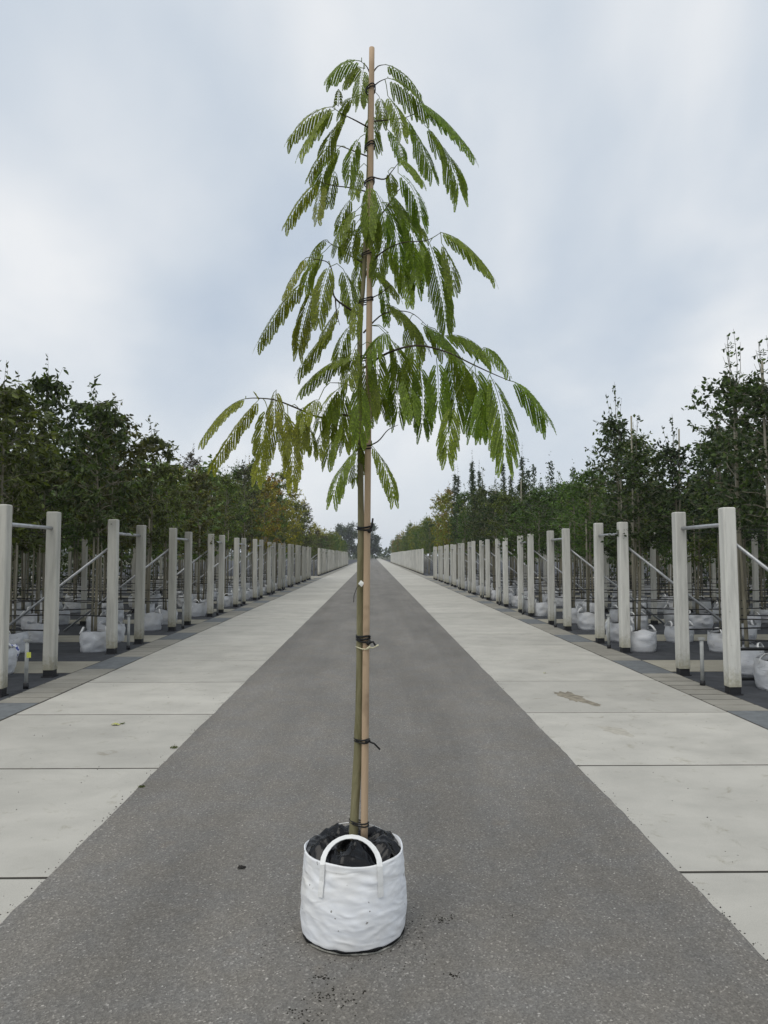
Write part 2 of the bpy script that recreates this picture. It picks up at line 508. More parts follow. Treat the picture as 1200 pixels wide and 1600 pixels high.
PER, PAIR, Y0 = 3.86, 1.45, 9.1
PX = {'left': -4.54, 'right': 4.42}
AISLE = (3.02 - .1, 3.86 + .25)       # from the near post of a pair: sand aisle between two beds
for side, sg, xs, xk in (('left', -1, SL, KL), ('right', 1, SR, KR)):
    ks = sheet('kerb_strip_' + side, min(xs, xk), max(xs, xk), YB, YF, -0.0035, M['joint'])
    far_x = sg * 46
    sheet('bed_' + side, min(xk, far_x), max(xk, far_x), YB, 54.2, -0.012, M['fabric'])
    sheet('cross_path_' + side, min(xk, far_x), max(xk, far_x), 54.2, 61.5, -0.010, M['aisle'])
    sheet('far_bed_' + side, min(xk, far_x), max(xk, far_x), 61.5, 300, -0.012, M['fabric'])
    # kerb blocks (in threes lengths) with a grey drain cover at every aisle
    mbk = MB(); wk = abs(xk - xs) - .036
    mbk.box(0, wk, 0, .286, -.07, 0, .006); me_b = mbk.mesh('kerb_block', M['kerb'])
    mbd = MB(); mbd.box(0, wk, 0, 1.30, -.07, -.002, .006); me_d = mbd.mesh('drain_cover', M['kerb_dark'])
    xo = min(xs, xk) + .018
    for kk in range(-4, 12):
        ya = Y0 + PER * kk + (1.55 if sg > 0 else 2.1)
        link('drain_cover', me_d, ks, (xo, ya, rng.uniform(0, .002)))
        yb = ya + 1.312
        for q in range(8):
            o = link('kerb_block', me_b, ks, (xo + rng.uniform(-.004, .004), yb + q * .3185, rng.uniform(-.0015, .003)))
    for kk in range(-3, 12):
        ya = Y0 + PER * kk + 1.75
        tag(link('aisle', (lambda q: (q.box(min(xk, far_x), max(xk, far_x), ya, ya + 1.15, -.05, -.005), q.mesh('aisle', M['aisle']))[1])(MB())), kind='structure')
    sheet('kerb_far_' + side, min(xs, xk), max(xs, xk), 56, YF, 0.001, M['kerb'])

# ------------------------------------------------------------------ frames of posts along the path
mb = MB(); mb.box(-.078, .078, -.078, .078, .10, 2.32, .012); ME_POST = {'left': mb.mesh('post', M['post']), 'right': mb.mesh('post', M['postw'])}
mb = MB(); mb.box(-.068, .068, -.068, .068, 0, .10); mb.box(-.085, .085, -.085, .085, 0, .014); ME_FOOT = mb.mesh('foot', M['foot'])
mb = MB(); mb.tube([(0, .078, 2.09), (0, PAIR - .078, 2.09)], .026, 8); ME_BAR = mb.mesh('top_bar', M['galv'], True)
ME_BRACE = {}
for side, sg in (('left', -1), ('right', 1)):
    mb = MB(); mb.tube([(sg * .07, .03, 1.86), (sg * 2.42, .03, .0)], .023, 8); ME_BRACE[side] = mb.mesh('brace', M['galv'], True)
def frame(side, y, label, group, z=-.012):
    x = PX[side] + rng.uniform(-.02, .02)
    t = tag(empty('post_frame', (x, y, z)), label, 'post frame', group)
    for q in (0, PAIR):
        p = link('post', ME_POST[side], t, (rng.uniform(-.01, .01), q, 0))
        p.rotation_euler = (rng.uniform(-.004, .004), rng.uniform(-.006, .006), rng.uniform(-.03, .03))
        p.scale = (1, 1, rng.uniform(.985, 1.012))
        link('foot', ME_FOOT, t, (p.location.x, q, 0))
    link('top_bar', ME_BAR, t)
    link('brace', ME_BRACE[side], t)
    return t
ORD = ['zeroth', 'first', 'second', 'third', 'fourth', 'fifth', 'sixth', 'seventh', 'eighth', 'ninth', 'tenth', 'eleventh', 'twelfth', 'thirteenth',
       'fourteenth', 'fifteenth', 'sixteenth', 'seventeenth', 'eighteenth', 'nineteenth', 'twentieth', 'twenty-first', 'twenty-second', 'twenty-third', 'twenty-fourth']
SIDE = {'left': 'leaf-strewn path side', 'right': 'mud-stained path side'}
def rowname(i):
    """rows are counted from the cross path towards the bag on the road"""
    return ORD[24 - i] + ' row before cross path'
fr = {'left': [], 'right': []}
for side in ('left', 'right'):
    for k in range(0, 12):
        y = Y0 + PER * k
        fr[side].append(y)
        frame(side, y, ORD[12 - k] + ' pair of off-white posts before the cross path, ' + SIDE[side], 'post frames before the cross path')
    y = 62.0 if side == 'left' else 66.0
    k = 1
    while y < (134 if side == 'left' else 185):
        frame(side, y, (ORD[k] + ' pair of off-white posts beyond the cross path, ' + SIDE[side]) if k < 9 else ('off-white post pair merging into the far row, ' + SIDE[side]), 'post frames beyond the cross path' + ('' if k < 9 else ', ' + SIDE[side]))
        y += PER; k += 1
ROWS = []                                   # every bed row: y of the posts
for k in range(0, 12):
    ROWS += [Y0 + PER * k, Y0 + PER * k + PAIR]
# posts further inside the beds
for side, sg in (('left', -1), ('right', 1)):
    for ri, y in enumerate(ROWS):
        for j in range(4):
            x = abs(PX[side]) + 2.55 * (j + 1)
            if y > 36 or x > .56 * y + .3 or y < 12 or ri % 2 == 0: continue
            o = tag(empty('bed_post', (sg * x, y, -.012)), ORD[j + 1] + ' lone post inward in ' + rowname(ri) + ', ' + SIDE[side], 'post', 'lone posts deep in the beds')
            p = link('post', ME_POST[side], o); p.scale = (.72, .72, .98); p.rotation_euler = (rng.uniform(-.01, .01), rng.uniform(-.01, .01), 0)
            link('foot', ME_FOOT, o)
# standpipes
mb = MB(); mb.tube([(0, 0, .06), (0, 0, .60)], .024, 10); ME_SP = mb.mesh('pipe', M['pipe_grey'], True)
mb = MB(); mb.tube([(0, 0, 0), (0, 0, .075)], .034, 10); ME_SPF = mb.mesh('collar', M['foot'], True)
mb = MB(); mb.box(-.035, .035, -.03, .03, .60, .63); ME_SPC = mb.mesh('cap', M['pipe_grey'])
for side in ('left', 'right'):
    for ki, y in enumerate(fr[side]):
        if y > 40: continue
        o = tag(empty('standpipe', (PX[side] - (.12 if side == 'right' else -.10), y + PAIR * .38 + rng.uniform(-.08, .08), -.012)),
                'short grey standpipe inside ' + ORD[12 - ki] + ' post pair before cross path, ' + SIDE[side], 'pipe', 'standpipes between the posts')
        link('pipe', ME_SP, o); link('collar', ME_SPF, o); link('cap', ME_SPC, o)
# drip pipes and wires along each row
for side, sg in (('left', -1), ('right', 1)):
    for i, y in enumerate(ROWS):
        if y < 8 or y > 41: continue
        xa = PX[side] + sg * .0
        for nm, zz, rad, lab, cat in (('drip_pipe', .64, .011, 'lower thin black drip pipe, ' + rowname(i) + ', ' + SIDE[side], 'pipe'),
                            ('drip_pipe', .90, .009, 'upper thin black drip pipe, ' + rowname(i) + ', ' + SIDE[side], 'pipe'),
                            ('support_wire', 2.02, .004, 'thin dark wire above ' + rowname(i) + ', ' + SIDE[side], 'wire')):
            if nm == 'drip_pipe' and zz > .8 and i % 2: continue
            pts = []
            n = 14
            for q in range(n + 1):
                pts.append((xa + sg * q * 12.0 / n, y + .083, zz - (.02 * math.sin(q * 2.1 + i) if nm == 'drip_pipe' else 0)))
            mb = MB(); mb.tube(pts, rad, 5)
            tag(link(nm, mb.mesh(nm, M['pipe'], True)), lab, cat, nm.replace('_', ' ') + 's along the rows')

# the black pipe loop near the right-hand frame
mb = MB()
px0 = PX['right'] + .32; yy = Y0 + .62
mb.tube([(px0 + 2.4, yy, .46), (px0 + .06, yy, .46), (px0, yy, .43), (px0 - .01, yy, .30), (px0, yy, .12), (px0 + .06, yy, .07), (px0 + 2.4, yy, .07)], .022, 8)
for q in (.55, 1.3, 2.1):
    mb.tube([(px0 + q, yy, .07), (px0 + q, yy, -.012)], .03, 8)
tag(link('irrigation_loop', mb.mesh('irrigation_loop', M['pipe'], True)), 'black plastic pipe loop bent up beside the standpipe and posts', 'pipe')

# ------------------------------------------------------------------ nursery trees in bags
def leaf_mesh(name, P, A, W, lens, wid, fold=.25):
    """P base points, A axis unit vectors, W width unit vectors -> leaf of 6 corners"""
    n = len(P); Nn = np.cross(A, W)
    ln = lens[:, None]
    V = np.empty((n, 6, 3))
    V[:, 0] = P
    V[:, 1] = P + A * ln * .32 + W * ln * wid * .5 + Nn * ln * fold * wid * .5
    V[:, 2] = P + A * ln * .70 + W * ln * wid * .38 + Nn * ln * fold * wid * .3
    V[:, 3] = P + A * ln - Nn * ln * .10
    V[:, 4] = P + A * ln * .70 - W * ln * wid * .38 + Nn * ln * fold * wid * .3
    V[:, 5] = P + A * ln * .32 - W * ln * wid * .5 + Nn * ln * fold * wid * .5
    base = (np.arange(n) * 6)[:, None]
    Q = np.concatenate([base + np.array([0, 1, 2, 3]), base + np.array([0, 3, 4, 5])])
    return V.reshape(-1, 3), Q
def unit(a):
    return a / np.maximum(np.linalg.norm(a, axis=-1, keepdims=True), 1e-9)

def tree_meshes(name, seed, HT=4.9, clear=1.72, RAD=.85, leaf=.09, wid=.5, nprim=26, ntwig=6, nleaf=9, shape='oval', droop=.5, leaders=3, long=1.0):
    r = random.Random(seed); nr = np.random.RandomState(seed)
    mb = MB()
    lean = (r.uniform(-.05, .05), r.uniform(-.05, .05))
    def axis(z):
        u = z / HT
        return Vector((lean[0] * u + .03 * math.sin(u * 5 + seed), lean[1] * u + .03 * math.cos(u * 4 + seed), z))
    zs = [0, .15, .5, 1.0, 1.5, 2.0, 2.6, 3.2, HT * .8, HT * .93]
    mb.tube([axis(z) for z in zs], [.036, .03, .027, .025, .023, .02, .017, .013, .008, .003], 7)
    P = []; A = []
    def prof(u):
        if shape == 'oval': return max(.12, math.sin(math.pi * (u * .88 + .10)) ** .7)
        if shape == 'cone': return max(.10, (1 - u) ** .8 * min(1, u * 6 + .45))
        if shape == 'column': return max(.15, math.sin(math.pi * (u * .8 + .14)) ** .5)
    for i in range(nprim):
        u = (i + r.random() * .8) / nprim
        z = clear + (HT * .93 - clear) * u
        az = i * 2.4 + r.uniform(-.4, .4)
        ln = RAD * prof(u) * r.uniform(.65, 1.22)
        up = r.uniform(.25, .8) + (.9 if shape == 'column' else 0) + u * .5
        d = Vector((math.cos(az), math.sin(az), up)).normalized()
        p0 = axis(z); pts = [p0]
        for q in range(1, 5):
            s = q / 4
            pts.append(p0 + d * ln * s + Vector((0, 0, -1)) * droop * .35 * ln * s * s + Vector((r.uniform(-1, 1), r.uniform(-1, 1), r.uniform(-1, 1))) * .03)
        mb.tube(pts, [.011, .008, .006, .004, .002], 4, False)
        for k in range(ntwig):
            s = r.uniform(.25, 1.0); qi = min(3, int(s * 4)); f = s * 4 - qi
            b = pts[qi].lerp(pts[qi + 1], f)
            td = (d * .5 + Vector((r.uniform(-1, 1), r.uniform(-1, 1), r.uniform(-.5, .8))).normalized()).normalized()
            tl = r.uniform(.14, .34) * (1 if RAD > .5 else .6)
            tip = b + td * tl + Vector((0, 0, -droop * .08))
            mb.tube([b, b.lerp(tip, .5) + Vector((0, 0, .015)), tip], [.004, .003, .0015], 3, False)
            for q in range(nleaf):
                s2 = (q + r.random()) / nleaf
                P.append(b.lerp(tip, s2)); A.append(td)
    for k in range(leaders):                             # thin shoots above the crown
        p = axis(HT * r.uniform(.78, .93)); tip = p + Vector((r.uniform(-.22, .22), r.uniform(-.22, .22), r.uniform(.35, .75) * long))
        if k == 0: p = axis(HT * .9); tip = axis(HT * .93) + Vector((r.uniform(-.08, .08), 0, HT * .12 * long))
        mb.tube([p, p.lerp(tip, .5) + Vector((r.uniform(-.03, .03), 0, 0)), tip], [.006, .004, .002], 4, False)
        for q in range(12):
            P.append(p.lerp(tip, r.uniform(.2, 1))); A.append((tip - p).normalized())
    P = np.array([tuple(p) for p in P]); A = np.array([tuple(a) for a in A])
    n = len(P)
    P = P + nr.normal(0, .018, (n, 3))
    D = unit(A * .35 + nr.normal(0, .62, (n, 3)) + np.array([0, 0, -droop]))
    Wd = unit(np.cross(D, nr.normal(0, 1, (n, 3)) + np.array([0, 0, 1.2])))
    V, Q = leaf_mesh(name, P, D, Wd, leaf * nr.uniform(.6, 1.2, n), wid)
    return mb.mesh('trunk', M['trunk'], True), np_mesh('crown', V, Q, M['leaf'])

KIND = {}
def kind(key, label, cols, variants):
    KIND[key] = (label, cols, [tree_meshes(key, **v) for v in variants])
kind('olive', 'nursery tree with large drooping dark olive leaves on a bare stem',
     [(.080,.098,.026), (.062,.090,.028), (.095,.100,.028)],
     [dict(seed=s, HT=4.75, RAD=.98, leaf=.125, wid=.42, nprim=34, ntwig=7, nleaf=10, droop=.75, leaders=3) for s in (1, 2, 3)])
kind('pear', 'slender nursery tree with small glossy blackish green leaves and thin leaders',
     [(.052,.080,.029), (.043,.070,.030), (.064,.084,.029)],
     [dict(seed=s, HT=3.95, RAD=.88, leaf=.075, wid=.62, nprim=32, ntwig=9, nleaf=10, droop=.45, leaders=7, long=1.7) for s in (4, 5, 6)])
kind('mid', 'bushy nursery tree with mid green leaves on a bare stem',
     [(.085,.150,.034), (.072,.125,.034), (.115,.150,.034)],
     [dict(seed=s, HT=4.4, RAD=.88, leaf=.085, wid=.5, nprim=32, ntwig=8, nleaf=10, droop=.45, leaders=4) for s in (7, 8)])
kind('light', 'nursery tree with big pale green leaves in tiers up its leader',
     [(.15,.21,.08), (.16,.20,.07)],
     [dict(seed=s, HT=5.2, RAD=.75, leaf=.16, wid=.72, nprim=26, ntwig=5, nleaf=6, droop=.5, leaders=4) for s in (9, 10)])
kind('purple', 'nursery tree with dark brownish purple leaves',
     [(.055,.046,.026), (.050,.058,.026)],
     [dict(seed=s, HT=4.9, RAD=.85, leaf=.07, wid=.5, nprim=34, ntwig=8, nleaf=11, droop=.35, leaders=4) for s in (11, 12)])
kind('yellow', 'nursery tree turning yellow and orange for autumn',
     [(.27,.25,.04), (.19,.21,.036), (.26,.17,.03), (.14,.18,.035)],
     [dict(seed=s, HT=5.2, RAD=.95, leaf=.10, wid=.5, nprim=32, ntwig=7, nleaf=10, droop=.45, leaders=2) for s in (13, 14)])
kind('column', 'narrow columnar nursery tree with dense dark green leaves and a pointed tip',
     [(.042,.072,.03)],
     [dict(seed=s, HT=6.0, RAD=.42, leaf=.07, wid=.45, nprim=44, ntwig=7, nleaf=10, droop=.15, leaders=1, shape='cone') for s in (15,)])

# white bag of the nursery trees
def bag_mesh(seed, r0=.245, r1=.262, h=.37, seg=40, rings=12, wr=.010):
    r = random.Random(seed)
    V = []; Fc = []
    for i in range(rings + 1):
        u = i / rings
        for j in range(seg):
            a = 2 * math.pi * j / seg
            rad = r0 + (r1 - r0) * u + .02 * math.sin(math.pi * u) + mnoise.noise((math.cos(a) * 2.2 + seed, math.sin(a) * 2.2, u * 3.5)) * wr * 2.2 + (mnoise.ridged_multi_fractal((math.cos(a) * 2.3 + seed, math.sin(a) * 2.3 + u, u * 3.0), 1.0, 2.1, 3, 1.0, 2.0) - 1) * .011 * min(1, u * 4)
            z = h * u + (mnoise.noise((math.cos(a) * 1.4, math.sin(a) * 1.4 + seed, 7)) * .035 if i == rings else 0)
            V.append((rad * math.cos(a), rad * math.sin(a), z))
    for i in range(rings):
        for j in range(seg):
            a = i * seg + j; b = i * seg + (j + 1) % seg
            Fc.append((a, b, b + seg, a + seg))
    Fc.append(tuple(range(seg - 1, -1, -1)))
    mb = MB(); mb.add(V, Fc); body = mb.mesh('body', M['bag_darker'], True)
    mb = MB(); vs = [(0, 0, h - .0)]; fs = []
    for j in range(seg):
        a = 2 * math.pi * j / seg; vs.append((r1 * .985 * math.cos(a), r1 * .985 * math.sin(a), h - .055 + r.uniform(-.01, .01)))
    fs = [(0, 1 + j, 1 + (j + 1) % seg) for j in range(seg)]
    mb.add(vs, fs); soil = mb.mesh('soil', M['liner'], True)
    hs = []
    for s in (0, math.pi):
        mb = MB(); pts = []
        for q in range(9):
            th = math.pi * q / 8
            x = -.11 * math.cos(th); z = h - .04 + .12 * math.sin(th)
            yq = math.sqrt(max(0, (r1 + .014) ** 2 - x * x)) - .07 * math.sin(th)
            pts.append(Vector((x, yq, z)))
        if s: pts = [Vector((-p.x, -p.y, p.z)) for p in pts]
        mb.ribbon(pts, lambda i: (0, 1, .35), .035, .004)
        hs.append(mb.mesh('handle', M['strap'], True))
    return body, soil, hs
BAGS = [bag_mesh(s) for s in (1, 2, 3)]
mb = MB(); mb.tube([(0, 0, .2), (0, 0, 2.2), (.01, 0, 4.25)], .016, 7); ME_STAKE = mb.mesh('support_stake', M['woodgrey'], True)
mb = MB(); mb.tube([(0, 0, .2), (0, 0, 2.55)], .02, 7); ME_STAKE2 = mb.mesh('support_stake', M['woodgrey'], True)

GZ = -.012
SHORT = {'olive': 'olive leaved', 'pear': 'blackish green', 'mid': 'mid green', 'light': 'pale big-leaved', 'purple': 'brown-purple', 'yellow': 'yellow-orange', 'column': 'columnar'}
COUNT = {'n': 0}
def nursery_tree(kd, x, y, sc, with_bag=True, with_stake=True, far=False, where=None):
    label, cols, var = KIND[kd]
    t = empty('nursery_tree', (x, y, GZ + (.31 if with_bag else 0)), rng.uniform(0, 6.28))
    short = SHORT[kd]
    tag(t, (label + ' beyond the cross path') if where is None else short + ' ' + where, 'tree', kd + ' nursery trees' + (' far off' if far else ''))
    tr, crn = var[rng.randrange(len(var))]
    o = link('trunk', tr, t); o.scale = (1, 1, sc)
    s2 = rng.uniform(.92, 1.12)
    c = cols[rng.randrange(len(cols))]; jit = rng.uniform(.85, 1.18)
    o2 = link('crown', crn, t, color=tuple(v * jit for v in c)); o2.scale = (s2, s2, sc)
    COUNT['n'] += 1
    if with_bag:
        b = tag(empty('planter_bag', (x, y, GZ), rng.uniform(0, 6.28)),
                'white planter bag under ' + where.replace('tree, ', 'tree, '), 'planter bag', 'white planter bags in the beds')
        body, soil, hs = BAGS[rng.randrange(3)]
        q = rng.uniform(.92, 1.08); b.scale = (q, q, rng.uniform(.9, 1.08))
        link('body', body, b); link('soil', soil, b)
        if y < 32:
            for h_ in hs: link('handle', h_, b)
    if with_stake:
        long = kd in ('pear', 'light')
        st = tag(link('support_stake', ME_STAKE if long else ME_STAKE2), ('tall' if long else 'short') + ' stake of ' + where, 'stake', ('tall' if long else 'short') + ' stakes in the beds')
        st.location = (x + rng.uniform(.05, .07) * rng.choice((-1, 1)), y + rng.uniform(-.04, .04), GZ)
        st.rotation_euler = (rng.uniform(-.012, .012), rng.uniform(-.012, .012), 0)

def pick(side, y):
    r = rng.random()
    if side == 'left':
        if y < 12: return 'olive', .88
        if y < 17.5: return 'olive', .94
        if y < 22: return ('mid' if r < .6 else 'olive'), .9
        if y < 26: return ('light' if r < .7 else 'mid'), .93
        if y < 31: return ('purple' if r < .5 else 'light'), 1.0
        if y < 38: return ('mid' if r < .5 else 'light' if r < .75 else 'yellow'), 1.12
        if y < 46: return ('yellow' if r < .7 else 'mid'), 1.1
        if y < 56: return ('yellow' if r < .5 else 'purple'), .98
        if y < 80: return ('mid' if r < .6 else 'purple'), .82
        return ('yellow' if r < .5 else 'mid'), 1.0
    if y < 15.5: return 'pear', 1.0
    if y < 27: return ('mid' if r < .75 else 'pear'), .84
    if y < 36: return ('pear' if r < .7 else 'mid'), 1.02
    if y < 44: return ('mid' if r < .5 else 'column'), 1.08
    if y < 56: return ('column' if r < .6 else 'yellow'), 1.02
    if y < 80: return ('yellow' if r < .75 else 'mid'), 1.08
    return ('mid' if r < .65 else 'yellow'), 1.15
STUFF = []
for side, sg in (('left', -1), ('right', 1)):
    for i, y in enumerate(ROWS):
        if y < 8.8: continue
        n = 0
        x = abs(PX[side]) + ((.65 if side == 'right' and i == 0 else .95) if i < 2 else .48)
        while x < .54 * y + 1.6 + 4:
            kd, sc = pick(side, y)
            if x < .54 * y + 1.6 and ((y < 25 and n < 5) or (n < 3)):
                nursery_tree(kd, sg * (x + rng.uniform(-.22, .22)), y + .28 + rng.uniform(-.12, .12), sc * rng.choice((.82, .9, .98, 1.0, 1.05, 1.12)) * (.98 if side == 'right' and i == 0 and n == 0 else 1) * rng.uniform(.92, 1.05),
                             where=ORD[n + 1] + ' tree, ' + rowname(i) + ', ' + SIDE[side])
            elif x < 26:
                STUFF.append((kd, sg * x, y + .28, sc * rng.uniform(.9, 1.08)))
            x += 1.3 if n < 6 else 1.6
            n += 1
    y = 62.6 if side == 'left' else 66.6
    while y < (134 if side == 'left' else 200):
        kd, sc = pick(side, y)
        nursery_tree(kd, sg * (4.95 + rng.uniform(0, .3)), y, sc * rng.uniform(.9, 1.08), False, False, True)
        for xx in (6.6, 8.4, 10.5):
            STUFF.append((pick(side, y)[0], sg * xx, y + rng.uniform(-1, 1), pick(side, y)[1] * rng.uniform(.85, 1.05)))
        y += 2.6 if y < 100 else 4.2

# trees deep in the beds: one mass
def join_stuff(name, items, label, thin=5):
    by = {}
    for kd, x, y, s in items: by.setdefault(kd, []).append((x, y, s))
    root = tag(empty(name), label, 'trees', kind='stuff')
    for kd, lst in by.items():
        label_, cols, var = KIND[kd]
        tr, crn = var[0]
        nv = len(crn.vertices); co_ = np.empty(nv * 3, np.float32); crn.vertices.foreach_get('co', co_); co_ = co_.reshape(-1, 6, 3)
        nr = np.random.RandomState(len(lst))
        VV = []
        for x, y, s in lst:
            sel = nr.permutation(len(co_))[:len(co_) // thin]
            L_ = co_[sel].copy(); ctr = L_[:, :1]; L_ = ctr + (L_ - ctr) * 1.9
            a = nr.uniform(0, 6.28); ca, sa = math.cos(a), math.sin(a)
            X = L_[..., 0] * ca - L_[..., 1] * sa + x; Yv = L_[..., 0] * sa + L_[..., 1] * ca + y; Z = L_[..., 2] * s + .25
            VV.append(np.stack([X, Yv, Z], -1))
        VV = np.concatenate(VV); n = len(VV)
        base = (np.arange(n) * 6)[:, None]
        Q = np.concatenate([base + np.array([0, 1, 2, 3]), base + np.array([0, 3, 4, 5])])
        o = link('crowns', np_mesh('crowns', VV.reshape(-1, 3), Q, M['leaf']), root, color=cols[0]); o['kind'] = 'stuff'
        mb = MB()
        for x, y, s in lst: mb.tube([(x, y, GZ), (x, y, 2.6 * s)], [.03, .02], 5)
        o = link('stems', mb.mesh('stems', M['trunk'], True), root); o['kind'] = 'stuff'
    return root
join_stuff('tree_mass', STUFF, 'mass of nursery trees deep in the beds on both sides')
# leaf mass added deep in the beds to block bright gaps between stems
nr = np.random.RandomState(12); n = 42000
P = np.stack([nr.uniform(12.5, 30, n) * nr.choice([-1, 1], n), nr.uniform(13, 54, n), .1 + 2.5 * nr.uniform(0, 1, n) ** .8], -1)
P = P[np.sin(P[:, 1] * 1.63) + .5 * np.sin(P[:, 0] * 2.1 + P[:, 1]) > -.35]; n = len(P)
D = unit(nr.normal(0, 1, (n, 3)) + np.array([0, 0, .3])); W = unit(np.cross(D, nr.normal(0, 1, (n, 3))))
V, Q = leaf_mesh('b', P, D, W, nr.uniform(.14, .30, n), .5)
tag(link('gap_filler_leaves', np_mesh('gap_filler_leaves', V, Q, M['leaf']), color=(.05, .07, .025)), 'added leaf mass blocking the bright gaps between stems deep in the beds', 'filler foliage', kind='stuff')
mb = MB()
for kd, x, y, s in STUFF[::3]:
    if y > 55: continue
    n = 10; vs = []
    for zz, rr in ((0, .25), (.36, .27)):
        for j in range(n): vs.append((x + rr * math.cos(6.283 * j / n), y + rr * math.sin(6.283 * j / n), GZ + zz))
    mb.add(vs, [(j, (j + 1) % n, (j + 1) % n + n, j + n) for j in range(n)])
tag(link('bag_mass', mb.mesh('bag_mass', M['bag_darker'], True)), 'mass of white planter bags deep in the beds', 'bags', kind='stuff')

# ------------------------------------------------------------------ big trees at the end of the road
def big_tree(x, y, ht, rad, seed, col, label):
    r = random.Random(seed); nr = np.random.RandomState(seed)
    t = tag(empty('roadside_tree', (x, y, -.06)), label, 'tree', 'large trees at the far end of the road')
    mb = MB(); mb.tube([(0, 0, 0), (.1, 0, ht * .3), (0, .1, ht * .6), (0, 0, ht * .9)], [.35, .28, .18, .04], 8)
    P = []
    for k in range(46):
        a = r.uniform(0, 6.28); z = r.uniform(.22, .93); rr = rad * math.sqrt(r.random()) * math.sin(math.pi * (z * .85 + .12)) ** .6
        c = np.array((rr * math.cos(a), rr * math.sin(a), z * ht))
        mb.tube([(0, 0, max(.15 * ht, z * ht - rr * .7)), tuple(c)], [.09, .02], 4, False)
        P.append(c + nr.normal(0, rad * .13, (130, 3)))
    P = np.concatenate(P); n = len(P)
    D = unit(nr.normal(0, 1, (n, 3)) + np.array([0, 0, -.4])); W = unit(np.cross(D, nr.normal(0, 1, (n, 3))))
    V, Q = leaf_mesh('c', P, D, W, nr.uniform(.4, .75, n), .6)
    link('trunk', mb.mesh('trunk', M['trunk'], True), t)
    link('crown', np_mesh('crown', V, Q, M['leaf']), t, color=col)
big_tree(-10.5, 285, 14.2, 5.5, 31, (.06, .085, .045), 'broad round crowned tree left of the road end')
big_tree(-2.5, 292, 15.0, 5.0, 32, (.05, .075, .045), 'tall dense tree straight behind the road end')
big_tree(15.5, 318, 9.5, 4.6, 33, (.055, .07, .05), 'lower rounded tree standing right of the road end')
nr = np.random.RandomState(8)
n = 9000
P = np.stack([nr.uniform(-320, 320, n), nr.uniform(330, 372, n), np.zeros(n)], -1)
hh = 4.0 + 1.2 * np.sin(P[:, 0] * .05) + 0.8 * np.sin(P[:, 0] * .23 + 1)
P[:, 2] = hh * nr.uniform(0, 1, n) ** .7
D = unit(nr.normal(0, 1, (n, 3))); W = unit(np.cross(D, nr.normal(0, 1, (n, 3))))
V, Q = leaf_mesh('w', P, D, W, nr.uniform(1.0, 2.0, n), .7)
tag(link('distant_wood', np_mesh('distant_wood', V, Q, M['leaf']), color=(.05, .07, .04)), 'distant belt of trees closing the horizon', 'wood', kind='stuff')

# ------------------------------------------------------------------ the potted silk tree on the road
BY = 3.43
base = ground(552, 1479); base = Vector((base.x, BY, .006))
BX = atY(552, 1440, BY).x
# -- bag
bag = tag(empty('planter_bag', (BX, BY, .006)), 'large white woven planter bag with two handles standing on the asphalt road', 'planter bag')
BH = .362
def bag_r(u):
    return .229 + .012 * math.sin(math.pi * min(1, u * 1.1)) - .006 * u - (.018 * (1 - u / .06) if u < .06 else 0)
seg, rings = 160, 70
mb = MB()
def bag_pt(a, u, off=0.0):
    c, s = math.cos(a), math.sin(a)
    rad = bag_r(u)
    wr = mnoise.noise((c * 1.6 + 4, s * 1.6, u * 2.6)) * .006
    wr += mnoise.noise((c * 3.2 + s * 1.5, s * 3.2, u * 9 + c * 2)) * .0016
    wr += mnoise.ridged_multi_fractal((c * 2.4, s * 2.4 + 3, u * 5.5 + s * 1.2 + c * 1.7), 1.0, 2.1, 3, 1.0, 2.0) * .0034 - .003
    # sag folds below the rim beside the straps
    wr += .004 * math.sin(u * 46 + a * 9) * max(0, 1 - abs(u - .82) / .2) * (.4 + .6 * mnoise.noise((a * 2.1, 3, 1)))
    wr *= min(1, (1.02 - u) * 9) * min(1, u * 14 + .15)
    rr = rad + wr + off
    z = BH * u
    if u > .9: z += (mnoise.noise((c * 1.3, s * 1.3, 2)) * .016 + .008 * abs(math.cos(a))) * (u - .9) * 10
    return Vector((rr * c, rr * s, z))
for i in range(rings + 1):
    for j in range(seg):
        mb.v.append(tuple(bag_pt(2 * math.pi * j / seg, i / rings)))
for i in range(rings):
    for j in range(seg):
        a = i * seg + j; b = i * seg + (j + 1) % seg
        mb.f.append((a, b, b + seg, a + seg))
# folded hem on the inside
k0 = len(mb.v)
for q, (dr, dz) in enumerate(((-.006, .002), (-.009, -.03))):
    for j in range(seg):
        p = bag_pt(2 * math.pi * j / seg, 1.0, dr); mb.v.append((p.x, p.y, p.z + dz))
for j in range(seg):
    a = rings * seg + j; b = rings * seg + (j + 1) % seg
    mb.f.append((a, b, k0 + (j + 1) % seg, k0 + j))
    mb.f.append((k0 + j, k0 + (j + 1) % seg, k0 + seg + (j + 1) % seg, k0 + seg + j))
mb.f.append(tuple(range(seg - 1, -1, -1)))
link('body', mb.mesh('body', M['bag'], True), bag)
